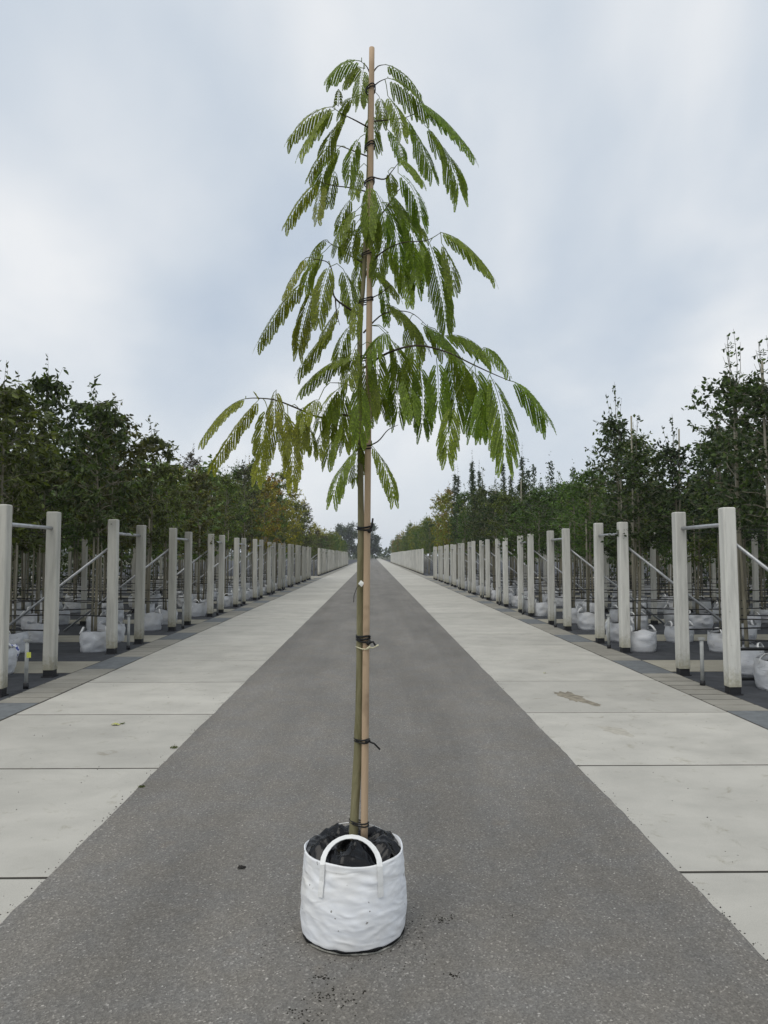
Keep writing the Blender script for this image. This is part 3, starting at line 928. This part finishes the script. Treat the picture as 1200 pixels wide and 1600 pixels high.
# -- smeared black trim over a dirty piping at the foot
mb = MB(); pts = []; rd = []
for j in range(121):
    a = 2 * math.pi * j / 120
    q = mnoise.noise((math.cos(a) * 3.1, math.sin(a) * 3.1, 5))
    pts.append(((bag_r(.04) + .003 + .004 * q) * math.cos(a), (bag_r(.04) + .003 + .004 * q) * math.sin(a), .017 + .006 * mnoise.noise((math.cos(a) * 5, math.sin(a) * 5, 1))))
    rd.append(max(.0015, .0065 + .008 * q))
mb.tube(pts, rd, 6, False)
link('base_trim', mb.mesh('base_trim', M['liner'], True), bag)
mb = MB(); pts = []
for j in range(121):
    a = 2 * math.pi * j / 120
    rr = bag_r(.01) + .010 + .004 * mnoise.noise((math.cos(a) * 2, math.sin(a) * 2, 3))
    pts.append((rr * math.cos(a), rr * math.sin(a), .0055 + .002 * math.sin(a * 3 + 1)))
mb.tube(pts, .005, 6, False)
link('piping', mb.mesh('piping', M['piping'], True), bag)
# -- crumpled black liner on top
mb = MB(); nr_, ns_ = 34, 120
TRUNK_LOCAL = (0.012, 0.0)
for i in range(nr_ + 1):
    u = i / nr_
    for j in range(ns_):
        a = 2 * math.pi * j / ns_
        c, s = math.cos(a), math.sin(a)
        rr = u * (bag_r(1) - .007)
        x, y = rr * c, rr * s
        dome = BH + .002 + .052 * (1 - u ** 3.2)
        f = mnoise.ridged_multi_fractal((x * 7 + 2, y * 7, 1.5 + .4 * math.sin(a * 3)), 1.0, 2.1, 3, 1.0, 2.0)
        f2 = mnoise.noise((c * 3.1, s * 3.1, u * 2.0)) * .024 + .010 * math.sin(a * 11 + 5 * mnoise.noise((c * 2, s * 2, u * 2))) * (1 - u) + mnoise.noise((x * 34, y * 34, 4)) * .006
        z = dome + (f - 1.0) * .030 + f2 * min(1, u * 3)
        if u > .9: z -= (u - .9) * .10
        mb.v.append((x, y, z))
for i in range(nr_):
    for j in range(ns_):
        a = i * ns_ + j; b = i * ns_ + (j + 1) % ns_
        mb.f.append((a, b, b + ns_, a + ns_))
link('liner', mb.mesh('liner', M['plastic'], True), bag)
# -- handles: a sewn strip up the wall, an arch, a strip down
for front in (True, False):
    mb = MB()
    s = -1 if front else 1
    a1, a2 = (R(236), R(301)) if front else (R(55), R(118))
    pts = []; sides = []
    for u in np.linspace(.64, .985, 7):
        pts.append(bag_pt(a1, u, .006)); sides.append(Vector((-math.sin(a1), math.cos(a1), 0)))
    pA = bag_pt(a1, 1.0, .005); pB = bag_pt(a2, 1.0, .005)
    for q in range(1, 14):
        th = math.pi * q / 14
        f = (1 - math.cos(th)) / 2
        p = pA.lerp(pB, f)
        p.z += (.078 if front else .070) * math.sin(th) ** 1.1
        p.y += -s * .10 * math.sin(th)
        pts.append(p); 
        e0 = Vector((-math.sin(a1), math.cos(a1), 0)); e1 = Vector((math.sin(a2), -math.cos(a2), 0)); top = Vector((0, s, -.35))
        k_ = min(1, min(f, 1 - f) / .42); k_ = k_ * k_ * (3 - 2 * k_)
        sv = (e0 if f < .5 else e1).lerp(top, k_)
        sides.append(sv)
    for u in np.linspace(.985, .64, 7):
        pts.append(bag_pt(a2, u, .006)); sides.append(Vector((math.sin(a2), -math.cos(a2), 0)))
    # keep the lateral vectors on one side of the strap
    for i in range(1, len(pts)):
        t0 = (pts[i] - pts[i - 1]).normalized()
        q0 = sides[i - 1] - t0 * sides[i - 1].dot(t0)
        if q0.dot(sides[i]) < 0: sides[i] = -sides[i]
    mb.ribbon(pts, lambda i: sides[i], .025, .0025)
    link('handle', mb.mesh('handle', M['strap']), bag)

# -- tree
TB = Vector((BX + .02, BY - .005, BH - .02))
def pxl(lst, Y=BY):
    return [atY(px, py, Y) for px, py in lst]
def resample(pts, n):
    pts = [Vector(p) for p in pts]
    out = []
    m = len(pts) - 1
    for i in range(n + 1):
        s = i / n * m; k = min(m - 1, int(s)); f = s - k
        p0 = pts[max(0, k - 1)]; p1 = pts[k]; p2 = pts[k + 1]; p3 = pts[min(m, k + 2)]
        out.append(0.5 * ((2 * p1) + (p2 - p0) * f + (2 * p0 - 5 * p1 + 4 * p2 - p3) * f * f + (3 * p1 - p0 - 3 * p2 + p3) * f ** 3))
    return out
trunk_px = [(552, 1322), (553, 1290), (560, 1160), (562, 1080), (563, 1000), (563, 900), (564, 830), (563, 700), (562, 600), (563, 500), (568, 440), (573, 330), (576, 230), (577, 150), (580, 112)]
trunk_pts = resample(pxl(trunk_px, BY), 90)
tree = tag(empty('silk_tree', (trunk_pts[0].x, BY, trunk_pts[0].z)), 'young silk tree with drooping feathery leaves planted in the white bag on the road', 'tree')
org = Vector(tree.location)
def loc(ps): return [Vector(p) - org for p in ps]
rads = []
for i, p in enumerate(trunk_pts):
    u = i / 90
    r_ = .0185 * (1 - u) ** .8 + .0035
    r_ *= 1 + .06 * mnoise.noise((u * 40, 1, 2)) + (.12 if (i % 11 == 3) else 0)
    rads.append(r_ + (.010 * max(0, 1 - u * 30)))
mb = MB(); mb.tube(loc(trunk_pts), rads, 14)
link('trunk', mb.mesh('trunk', M['bark'], True), tree)
# -- stake (its own thing), planed round stick
s0 = atY(569, 1320, BY - .03); s1 = atY(581, 75, BY - .045)
mb = MB(); n = 40
mb.tube([s0.lerp(s1, i / n) - s0 for i in range(n + 1)], [.0165 - .0035 * i / n for i in range(n + 1)], 12)
st = tag(link('wooden_stake', mb.mesh('wooden_stake', M['wood'], True), None, s0), 'long straight light wooden stake tied to the silk tree trunk', 'stake')
def stake_at(py):
    z = atY(574, py, BY - .035).z
    return s0.lerp(s1, (z - s0.z) / (s1.z - s0.z))
def trunk_at(z):
    return min(trunk_pts, key=lambda p: abs(p.z - z))
# -- ties
def tie(py, rad=.0032, loops=2, tail=None, m='tie', tilt=.0):
    a = stake_at(py); b = trunk_at(a.z); idx = trunk_pts.index(b); rt = rads[idx]
    mb = MB()
    for k in range(loops):
        pts = []
        ct = (a + b) / 2
        ax = (a - b); ax.z = 0; half = ax.length / 2
        ax = ax.normalized() if half > 1e-4 else Vector((1, 0, 0)); nn = Vector((-ax.y, ax.x, 0))
        for q in range(25):
            th = 2 * math.pi * q / 24
            ex = half + (.0205 if math.cos(th) > 0 else rt + .003)
            ey = .0215 if math.cos(th) > 0 else max(.0215, rt + .002)
            pts.append(ct + ax * ex * math.cos(th) + nn * ey * math.sin(th) + Vector((0, 0, k * .011 - .005 + tilt * math.cos(th) + .003 * math.sin(th * 2 + k))))
        mb.tube(loc(pts), rad, 6, False)
    if tail:
        p = a + Vector((.012, -.022, 0))
        q = [p]
        for (ddx, ddz) in tail: q.append(p + Vector((ddx, -.012, ddz)))
        mb.tube(loc(q), rad * 1.1, 6)
        mb.tube(loc([p + Vector((-.008, 0, -.007)), p + Vector((.008, -.004, .006))]), rad * 2.2, 6)
    o = link('plant_tie', mb.mesh('plant_tie', M[m], True), tree)
    return o
tie(1290, .0035, 2)
tie(1156, .0038, 2, [(.03, -.01), (.055, -.035)], tilt=.004)
tie(1003, .0045, 3, [(.02, .004), (.03, -.012)])
tie(829, .0042, 2, [(.010, .02), (.014, .055)])
for py in (700, 560, 470, 400, 280, 229, 138):
    tie(py, .003, 2)
tw = tie(1011, .0028, 1, [(.02, 0), (.045, .014)], 'twine')
# -- white label on the trunk
lp = atY(564, 912, BY - .04)
mb = MB()
vs = []
for k, (x, z) in enumerate(((-.013, 0), (0, .016), (.016, .002), (.003, -.015))):
    vs.append((x, -.0015 + .004 * (k % 2), z)); 
vs += [(v[0], v[1] + .003, v[2]) for v in vs[:4]]
mb.add(vs, [(0, 1, 2, 3), (7, 6, 5, 4), (0, 4, 5, 1), (1, 5, 6, 2), (2, 6, 7, 3), (3, 7, 4, 0)])
lb = link('plant_label', mb.mesh('plant_label', M['label']), tree, lp - org)
mb = MB(); mb.tube([(0, .01, .0), (-.02, 0, -.02), (-.032, 0, -.055), (-.033, 0, -.085)], .0016, 5)
link('string', mb.mesh('string', M['tie'], True), lb)

# -- branches of the crown (pixel, depth offset)
BR = [
 [(565, 655, 0), (535, 648, -.05), (500, 652, -.10), (462, 637, -.14), (430, 625, -.16), (400, 622, -.17), (384, 623, -.18)],
 [(405, 624, -.17), (396, 612, -.18)],
 [(568, 575, 0), (605, 552, -.08), (650, 540, -.14), (695, 549, -.18), (740, 570, -.20), (768, 583, -.20), (796, 595, -.20)],
 [(568, 520, 0), (600, 490, .06), (640, 488, .10), (668, 510, .14)],
 [(564, 494, 0), (545, 482, -.02), (522, 463, -.05), (520, 430, -.07), (512, 410, -.08), (490, 405, -.10)],
 [(570, 412, 0), (548, 400, .05), (530, 388, .08), (508, 376, .1)],
 [(524, 466, -.05), (526, 490, -.06), (531, 508, -.07)],
 [(572, 430, 0), (590, 400, -.08), (625, 380, -.13), (665, 376, -.16), (688, 364, -.18)],
 [(574, 360, 0), (600, 330, .08), (620, 300, .12), (640, 285, .13)],
 [(575, 300, 0), (545, 293, -.05), (520, 290, -.08), (500, 284, -.10)],
 [(576, 245, 0), (550, 235, .06), (530, 228, .09), (514, 230, .10)],
 [(577, 200, 0), (555, 188, -.05), (535, 178, -.08), (520, 168, -.10)],
 [(578, 190, 0), (600, 188, .05), (632, 184, .08), (650, 176, .08)],
 [(578, 275, 0), (600, 280, -.06), (612, 268, -.08), (622, 255, -.08)],
 [(579, 140, 0), (592, 128, -.02), (606, 122, -.03)],
 [(579, 120, 0), (590, 104, .02), (603, 101, .03)],
 [(579, 118, 0), (573, 104, -.02), (565, 97, -.03)],
 [(567, 700, 0), (590, 690, -.05), (606, 672, -.07), (622, 664, -.08)],
 [(566, 612, 0), (540, 600, -.12), (515, 598, -.16)],
 [(569, 470, 0), (592, 460, -.10), (612, 445, -.15)],
]
anchors = [Vector(p) for p in trunk_pts[45:]]
for k, b in enumerate(BR):
    pts = resample([atY(px, py, BY + dd) for px, py, dd in b], 5 * (len(b) - 1))
    n = len(pts)
    r0 = .006 if k in (0, 2, 4) else .0042
    mb = MB(); mb.tube(loc(pts), [r0 * (1 - .72 * i / (n - 1)) for i in range(n)], 6)
    link('branch', mb.mesh('branch', M['twig'], True), tree)
    anchors += pts
AN = np.array([tuple(a) for a in anchors])

# -- fronds: (start px, end px, arch px, pinna length in px, depth)
FR = [
 (565,96, 515,117, 10,26), (570,107, 543,120, 6,24), (603,101, 656,146, 10,16), (606,122, 664,168, 10,34), (655,160, 738,240, 12,26),
 (636,186, 674,262, 6,36), (664,196, 717,290, 14,40), (529,166, 529,141, 2,10), (521,167, 452,216, 14,24), (524,171, 472,232, 12,28),
 (541,184, 510,226, 8,34), (552,152, 533,176, 6,22), (568,108, 563,155, 4,24), (606,150, 628,204, 8,26), (592,150, 598,188, 4,20),
 (580,176, 583,222, 2,28), (606,203, 629,244, 8,20), (563,214, 546,272, 8,24), (515,230, 484,274, 8,20), (534,228, 500,288, 12,28),
 (523,268, 514,314, 4,18), (497,285, 448,348, 10,22), (505,288, 496,338, 4,18), (622,249, 659,281, 8,22), (606,268, 612,294, 4,16),
 (622,270, 657,335, 14,34), (551,308, 530,352, 6,22), (556,330, 528,366, 8,24), (578,288, 576,355, 2,24), (596,316, 660,356, 12,34),
 (562,262, 555,300, 4,18), (606,300, 640,345, 8,30),
 (557,337, 528,383, 8,28), (574,337, 563,410, 6,26), (590,337, 587,384, 4,18), (607,328, 624,412, 10,34), (625,335, 661,418, 12,34),
 (604,372, 590,424, 6,26), (606,386, 634,438, 8,30), (584,428, 622,460, 8,22), (634,420, 640,470, 3,16),
 (688,363, 769,430, 14,26), (671,379, 697,503, 8,36), (690,380, 709,444, 8,26), (655,378, 648,430, 4,26),
 (507,375, 481,412, 8,16), (478,403, 446,458, 6,16), (508,392, 477,444, 10,26), (474,440, 405,533, 10,24), (489,452, 466,542, 6,26),
 (516,414, 498,496, 8,26), (536,420, 549,485, 8,28), (521,512, 470,572, 6,28), (547,508, 530,556, 6,30), (556,560, 474,604, 14,26),
 (530,480, 505,530, 6,20), (560,470, 556,520, 3,16),
 (600,476, 662,532, 16,36), (658,506, 690,545, 8,26), (607,520, 574,548, 8,40), (605,524, 628,580, 8,40), (640,500, 648,560, 6,30),
 (691,526, 760,552, 14,40), (756,543, 793,578, 8,18), (668,512, 720,560, 10,36),
 (797,595, 850,645, 10,42), (765,585, 788,704, 14,46), (742,572, 742,655, 6,40), (702,556, 712,634, 8,44), (706,632, 699,706, 3,28),
 (655,570, 660,658, 5,36), (612,560, 622,640, 6,40), (588,580, 597,628, 4,36), (682,562, 684,632, 4,34), (722,564, 758,640, 12,36),
 (638,552, 640,620, 5,32), (760,600, 752,668, 5,30), (630,590, 645,640, 5,28),
 (581,696, 615,774, 10,22), (557,704, 521,772, 12,28), (566,690, 556,745, 5,24),
 (384,623, 317,684, 12,20), (404,625, 334,724, 8,22), (432,609, 430,660, 3,24), (418,638, 408,706, 5,24), (430,668, 402,742, 8,24),
 (450,652, 457,748, 6,26), (465,636, 488,696, 6,24), (498,625, 470,652, 8,28), (509,664, 499,706, 4,18), (530,606, 500,656, 8,30),
 (536,662, 512,714, 6,28), (541,612, 528,668, 6,34), (560,598, 562,676, 4,32), (578,585, 592,630, 4,30), (548,640, 538,690, 5,28),
 (478,640, 470,690, 4,22), (440,640, 446,700, 4,22), (520,640, 516,680, 4,22), (556,540, 545,590, 5,26), (566,620, 571,655, 4,26), (574,318, 580,362, 3,26), (572,372, 574,420, 3,24), (570,560, 578,632, 3,32), (566,400, 558,446, 4,24), (588,300, 604,352, 5,30), (556,350, 548,392, 4,24), (700,545, 728,600, 8,36), (545,590, 520,640, 6,28), (640,380, 650,440, 5,30), 
 (585,540, 590,590, 4,30), (596,440, 604,500, 5,16),
]
nr = np.random.RandomState(77)
def frond(idx, sx, sy, ex, ey, arch, pl):
    r = random.Random(idx * 7 + 3)
    near = sx > 555 and sx < 600
    d0 = r.uniform(-.24, .24)
    # depth of the start follows the nearest branch seen at this pixel, so that the leaf hangs from it
    best = None
    p_mid = atY(sx, sy, BY)
    dd = np.linalg.norm(AN - np.array(p_mid) * np.array([1, 1, 1]), axis=1)
    an = AN[int(np.argmin(np.hypot(AN[:, 0] - p_mid.x, AN[:, 2] - p_mid.z) + .15 * np.abs(AN[:, 1] - p_mid.y)))]
    Y0_ = float(an[1]) + d0 * (.35 if abs(an[0] - p_mid.x) < .04 else .8)
    out = r.uniform(-.10, .10)
    if near: Y0_ = BY - r.uniform(.06, .22) if r.random() < .72 else BY + r.uniform(.05, .2)
    A = np.array(atY(sx, sy, Y0_)); E = np.array(atY(ex, ey, Y0_ + out))
    ln = np.linalg.norm(E - A)
    mid = (A + E) / 2 + np.array([0, 0, arch / 356. * 2.0])
    dxs = 1 if ex >= sx else -1
    if ey - sy > 1.5 * abs(ex - sx): mid = mid + np.array([dxs * arch / 356. * .9, 0, -arch / 356.])
    t = np.linspace(0, 1, 13)[:, None]
    cur = (1 - t) ** 2 * A + 2 * t * (1 - t) * mid + t ** 2 * E
    mb = MB()
    a0 = Vector(an); a1 = Vector(A)
    stem = [a0, a0.lerp(a1, .5) + Vector((0, 0, .02 * min(1, (a1 - a0).length * 8))), a1] if (a1 - a0).length > .004 else [a1]
    stem = stem + [Vector(c) for c in cur[1:]]
    m = len(stem)
    mb.tube([p - org for p in stem], [.0019 - .0012 * i / (m - 1) for i in range(m)], 4, False)
    Vr = np.array(mb.v); Fr = [f for f in mb.f]
    npair = max(6, int(ln / .0182))
    PB = []; PA = []; PW = []; PL = []
    plen = pl / 356. * 1.25
    tilt = r.uniform(-.5, .5)
    for i in range(npair):
        u = (i + .6) / npair
        b = (1 - u) ** 2 * A + 2 * u * (1 - u) * mid + u ** 2 * E
        T = 2 * (1 - u) * (mid - A) + 2 * u * (E - mid); T = T / np.linalg.norm(T)
        up = np.array([0, 0, 1.])
        horiz = np.hypot(T[0], T[1])
        sd_ = np.cross(T, up)
        vert_side = np.array([1.0, tilt, 0]) * (1 if sd_[0] >= 0 else -1)
        wgt = min(1, horiz / .75)
        sd_ = sd_ * wgt + vert_side * (1 - wgt)
        sd_ = sd_ - T * sd_.dot(T); sd_ /= np.linalg.norm(sd_)
        prof = (.55 + .6 * math.sin(math.pi * min(1, u * .85 + .12))) if u < .9 else .8
        for s in (-1, 1):
            l = plen * prof * r.uniform(.88, 1.1)
            d0v = T * (.60 + .25 * u) + sd_ * s * (.72 - .28 * u) + np.array([r.uniform(-.08, .08), r.uniform(-.08, .08), -.30])
            d0v /= np.linalg.norm(d0v)
            nl = max(8, int(l / .0050))
            us = .13 + .87 * (np.arange(nl) + .7) / nl
            g_ = np.array([0, 0, -1.]); bend = .75
            pts = b + l * (us[:, None] * d0v * (1 - .25 * us[:, None]) + (us ** 2)[:, None] * g_ * bend * .48)
            tp = unit(np.gradient(pts, axis=0))
            Nf = np.cross(sd_, T); Nf = Nf * (1 if Nf[2] >= 0 else -1)
            nref = Nf * .8 + sd_ * s * .8 * wgt + nr.normal(0, .16, 3)
            wv = unit(np.cross(tp, nref))
            wl = .0135 * np.clip(np.sin(np.pi * (us * .92 + .02)), .25, 1) ** .7
            for q in (-1, 1):
                ax = unit(tp * .62 + wv * q * .80 + nr.normal(0, .07, (nl, 3)))
                PB.append(pts); PA.append(ax); PW.append(tp); PL.append(wl * nr.uniform(.9, 1.1, nl))
            # pinna midrib
    PB = np.concatenate(PB); PA = np.concatenate(PA); PW = np.concatenate(PW); PL = np.concatenate(PL)
    W = unit(PW - PA * np.sum(PW * PA, 1, keepdims=True))
    n = len(PB)
    V = np.empty((n, 4, 3)); ln_ = PL[:, None]
    V[:, 0] = PB; V[:, 1] = PB + PA * ln_ * .5 + W * .0036; V[:, 2] = PB + PA * ln_; V[:, 3] = PB + PA * ln_ * .5 - W * .0036
    V = V.reshape(-1, 3) - np.array(org)
    Q = (np.arange(n) * 4)[:, None] + np.arange(4)
    allV = np.concatenate([V, Vr]); FQ = np.concatenate([Q, np.array(Fr) + len(V)])
    me = np_mesh('frond', allV, FQ, M['frond'])
    # colour of the leaf itself: olive-yellow shoots on the one side, deep green on the other
    k = (min(max((sx - 440) / 170., 0), 1)) * .8 + r.uniform(-.2, .25)
    k = min(1, max(0, k))
    c0 = np.array([.275, .28, .045]); c1 = np.array([.165, .25, .032])
    c = (c0 * (1 - k) + c1 * k) * r.uniform(.85, 1.15)
    link('frond', me, tree, color=tuple(c))
for i, f in enumerate(FR): frond(i, *f)

# ------------------------------------------------------------------ small things on the ground
def blob_sheet(name, c, rx, ry, m, z, seed, n=40, th=.004):
    """irregular low mound with its own edge"""
    mb = MB(); vs = [(0, 0, th)]
    for ring, (k, h) in enumerate(((.55, th * .8), (1.0, 0))):
        for j in range(n):
            a = 2 * math.pi * j / n
            q = k * (1 + .6 * mnoise.noise((math.cos(a) * 1.9 + seed, math.sin(a) * 1.9, seed)) + .4 * mnoise.noise((math.cos(a) * 5 + seed, math.sin(a) * 5, 2)))
            vs.append((rx * q * math.cos(a), ry * q * math.sin(a), h))
    fs = [(0, 1 + j, 1 + (j + 1) % n) for j in range(n)] + [(1 + j, 1 + n + j, 1 + n + (j + 1) % n, 1 + (j + 1) % n) for j in range(n)]
    mb.add(vs, fs)
    return link(name, mb.mesh(name, m, True), None, (c.x, c.y, z))
o = blob_sheet('mud_stain', ground(897, 1090), .13, .40, M['mud'], .0015, 3.3, th=.003); o.rotation_euler.z = .25
tag(o, 'brown patch of dried mud on a pale concrete slab', 'mud patch')
o = blob_sheet('mud_stain', ground(965, 1143), .10, .22, m_flat('faint_mud', (.40,.375,.32), .95, 20, .2), .0012, 5.1, th=.002); o.rotation_euler.z = .4
tag(o, 'faint greyish dust patch on the concrete slab next to the mud patch', 'dust patch')
for (px, py, s, lab) in ((272, 1169, .035, 'green moss tuft growing at the edge where slab meets asphalt'), (221, 1231, .024, 'dark little moss tuft at the asphalt edge, smaller than its neighbour')):
    c = ground(px, py)
    mb = MB(); r = random.Random(px)
    for q in range(90):
        a = r.uniform(0, 6.28); d = r.random() ** .6 * s; h = r.uniform(.006, .02); b = Vector((d * math.cos(a), d * math.sin(a), -.002))
        tip = b + Vector((r.uniform(-.01, .01), r.uniform(-.01, .01), h)); w2 = Vector((r.uniform(-1, 1), r.uniform(-1, 1), 0)).normalized() * .003
        mb.add([b - w2, b + w2, tip], [(0, 1, 2)])
    tag(link('moss_tuft', mb.mesh('moss_tuft', M['moss']), None, (c.x, c.y, .006)), lab, 'moss')
def fallen(px, py, s, rz, m, lab, cat='leaf', z=.002):
    c = ground(px, py)
    mb = MB(); nx = 9
    vs = []; fs = []
    for i in range(nx):
        u = i / (nx - 1); wv = math.sin(math.pi * min(1, u * .95 + .02)) ** .7 * .42
        zc_ = .014 * math.sin(u * 4.2) + .006
        for q in (-1, 0, 1):
            vs.append(((u - .5) * s, q * wv * s * (1 + .2 * math.sin(i * 2.3 + q)), zc_ * s * 12 * .5 + abs(q) * .10 * s * math.sin(i * 1.3 + 1) ** 2))
    for i in range(nx - 1):
        for q in range(2):
            a = i * 3 + q; fs.append((a, a + 1, a + 4, a + 3))
    mb.add(vs, fs)
    o = link('fallen_leaf', mb.mesh('fallen_leaf', m, True), None, (c.x, c.y, z)); o.rotation_euler.z = rz
    return tag(o, lab, cat)
fallen(181, 1133, .085, .2, M['yellowleaf'], 'curled yellow green leaf lying on a concrete slab')
fallen(191, 1131, .06, 2.0, M['moss'], 'small dark green leaf beside the curled yellow leaf')
fallen(851, 1052, .045, .9, M['yellowleaf'], 'tiny dry yellow leaf on the slab behind the mud patch')
fallen(378, 1358, .05, .7, M['crumb'], 'shrivelled black leaf on the open asphalt', z=.007)
# crumbs of soil: uncountable
def crumbs(name, pts, label):
    mb = MB(); r = random.Random(4)
    for (x, y, z, s) in pts:
        vs = [(x + s * r.uniform(.6, 1.2), y, z), (x - s * r.uniform(.6, 1.2), y + s * .3, z), (x, y + s * r.uniform(.6, 1.2), z), (x, y - s, z), (x + s * .2, y, z + s * r.uniform(.5, 1.0))]
        mb.add(vs, [(0, 2, 4), (2, 1, 4), (1, 3, 4), (3, 0, 4)])
    return tag(link(name, mb.mesh(name, M['crumb'])), label, 'soil', kind='stuff')
pts = []
for q in range(260):
    a = rng.uniform(0, 6.28); d = .24 + abs(rng.gauss(0, .09))
    pts.append((BX + d * math.cos(a), BY + d * math.sin(a), .006, rng.uniform(.0015, .0045)))
for (px, py, n, s) in ((503, 1530, 26, .02), (709, 1527, 26, .016), (690, 1440, 40, .05), (520, 1560, 60, .06), (470, 1590, 40, .05), (800, 1432, 8, .02)):
    c = ground(px, py)
    for q in range(n): pts.append((c.x + rng.gauss(0, s), c.y + rng.gauss(0, s * .6), .006, rng.uniform(.002, .006)))
crumbs('soil_crumbs', pts, 'scattered black soil crumbs round the foot of the white bag')
pts = []
for q in range(800):
    sd_ = rng.choice((-1, 1)); y = 3 + rng.random() ** 2 * 22
    x = rng.uniform(XL - 1.9, XL - .02) if sd_ < 0 else rng.uniform(XR + .02, XR + 1.9)
    if rng.random() < .65: x = (XL - abs(rng.gauss(0, .03))) if sd_ < 0 else (XR + abs(rng.gauss(0, .03)))
    pts.append((x, y, .0, rng.uniform(.002, .007)))
crumbs('slab_grit', pts, 'dark grit and leaf bits strewn over the concrete slabs')

# yellow tag on the first standpipe and a printed sack behind the first post, left side
sp = [o for o in bpy.data.objects if o.name.startswith('standpipe') and o.location.x < 0][0]
mb = MB(); mb.box(.02, .075, -.05, -.046, .40, .47)
o = link('tag', mb.mesh('tag', m_flat('yellow_tag', (.62,.66,.12), .6, 30)), sp)
c = ground(20, 1030, -.012)
mb = MB(); nu, nv_ = 18, 12
for i in range(nu + 1):
    for j in range(nv_):
        a = 2 * math.pi * j / nv_; u = i / nu
        w_ = .11 * math.sin(math.pi * min(.98, max(.02, u))) ** .4
        mb.v.append(((w_ + .012 * mnoise.noise((u * 4, a, 1))) * math.cos(a), .55 * w_ * math.sin(a), u * .24 + .012 * math.sin(a * 2)))
for i in range(nu):
    for j in range(nv_):
        a = i * nv_ + j; b = i * nv_ + (j + 1) % nv_
        mb.f.append((a, b, b + nv_, a + nv_))
mb.f.append(tuple(range(nv_ - 1, -1, -1))); mb.f.append(tuple(range(nu * nv_, nu * nv_ + nv_)))
bm_, bt_, bb_ = mat('printed_sack'); v_, oi_ = objvec(bt_)
nn_ = noise_n(bt_, v_, 14, 2, .5); rr_ = ramp(bt_, nn_.outputs['Fac'], [(.48, (.05,.07,.32)), (.52, (.78,.80,.86))])
L(bt_, rr_.outputs[0], bb_.inputs['Base Color']); bb_.inputs['Roughness'].default_value = .45
tag(link('plastic_sack', mb.mesh('plastic_sack', bm_, True), None, (c.x, c.y, -.012)), 'small blue and white plastic sack standing on the dark bed fabric', 'sack')

# ------------------------------------------------------------------ damp air
mb = MB(); mb.box(-340, 340, -30, 420, -1.1, 19)
hz = tag(link('haze', mb.mesh('haze')), kind='stuff')
hm = bpy.data.materials.new('haze'); hm.use_nodes = True
ht_ = hm.node_tree; ht_.nodes.clear()
ho = N(ht_, 'ShaderNodeOutputMaterial'); hv = N(ht_, 'ShaderNodeVolumePrincipled')
hv.inputs['Color'].default_value = (.93, .95, 1.0, 1); hv.inputs['Density'].default_value = 0.00045; hv.inputs['Anisotropy'].default_value = .2
L(ht_, hv.outputs[0], ho.inputs['Volume'])
hz.data.materials.append(hm)

print('nursery trees', COUNT['n'], 'stuff', len(STUFF), 'objects', len(bpy.data.objects))
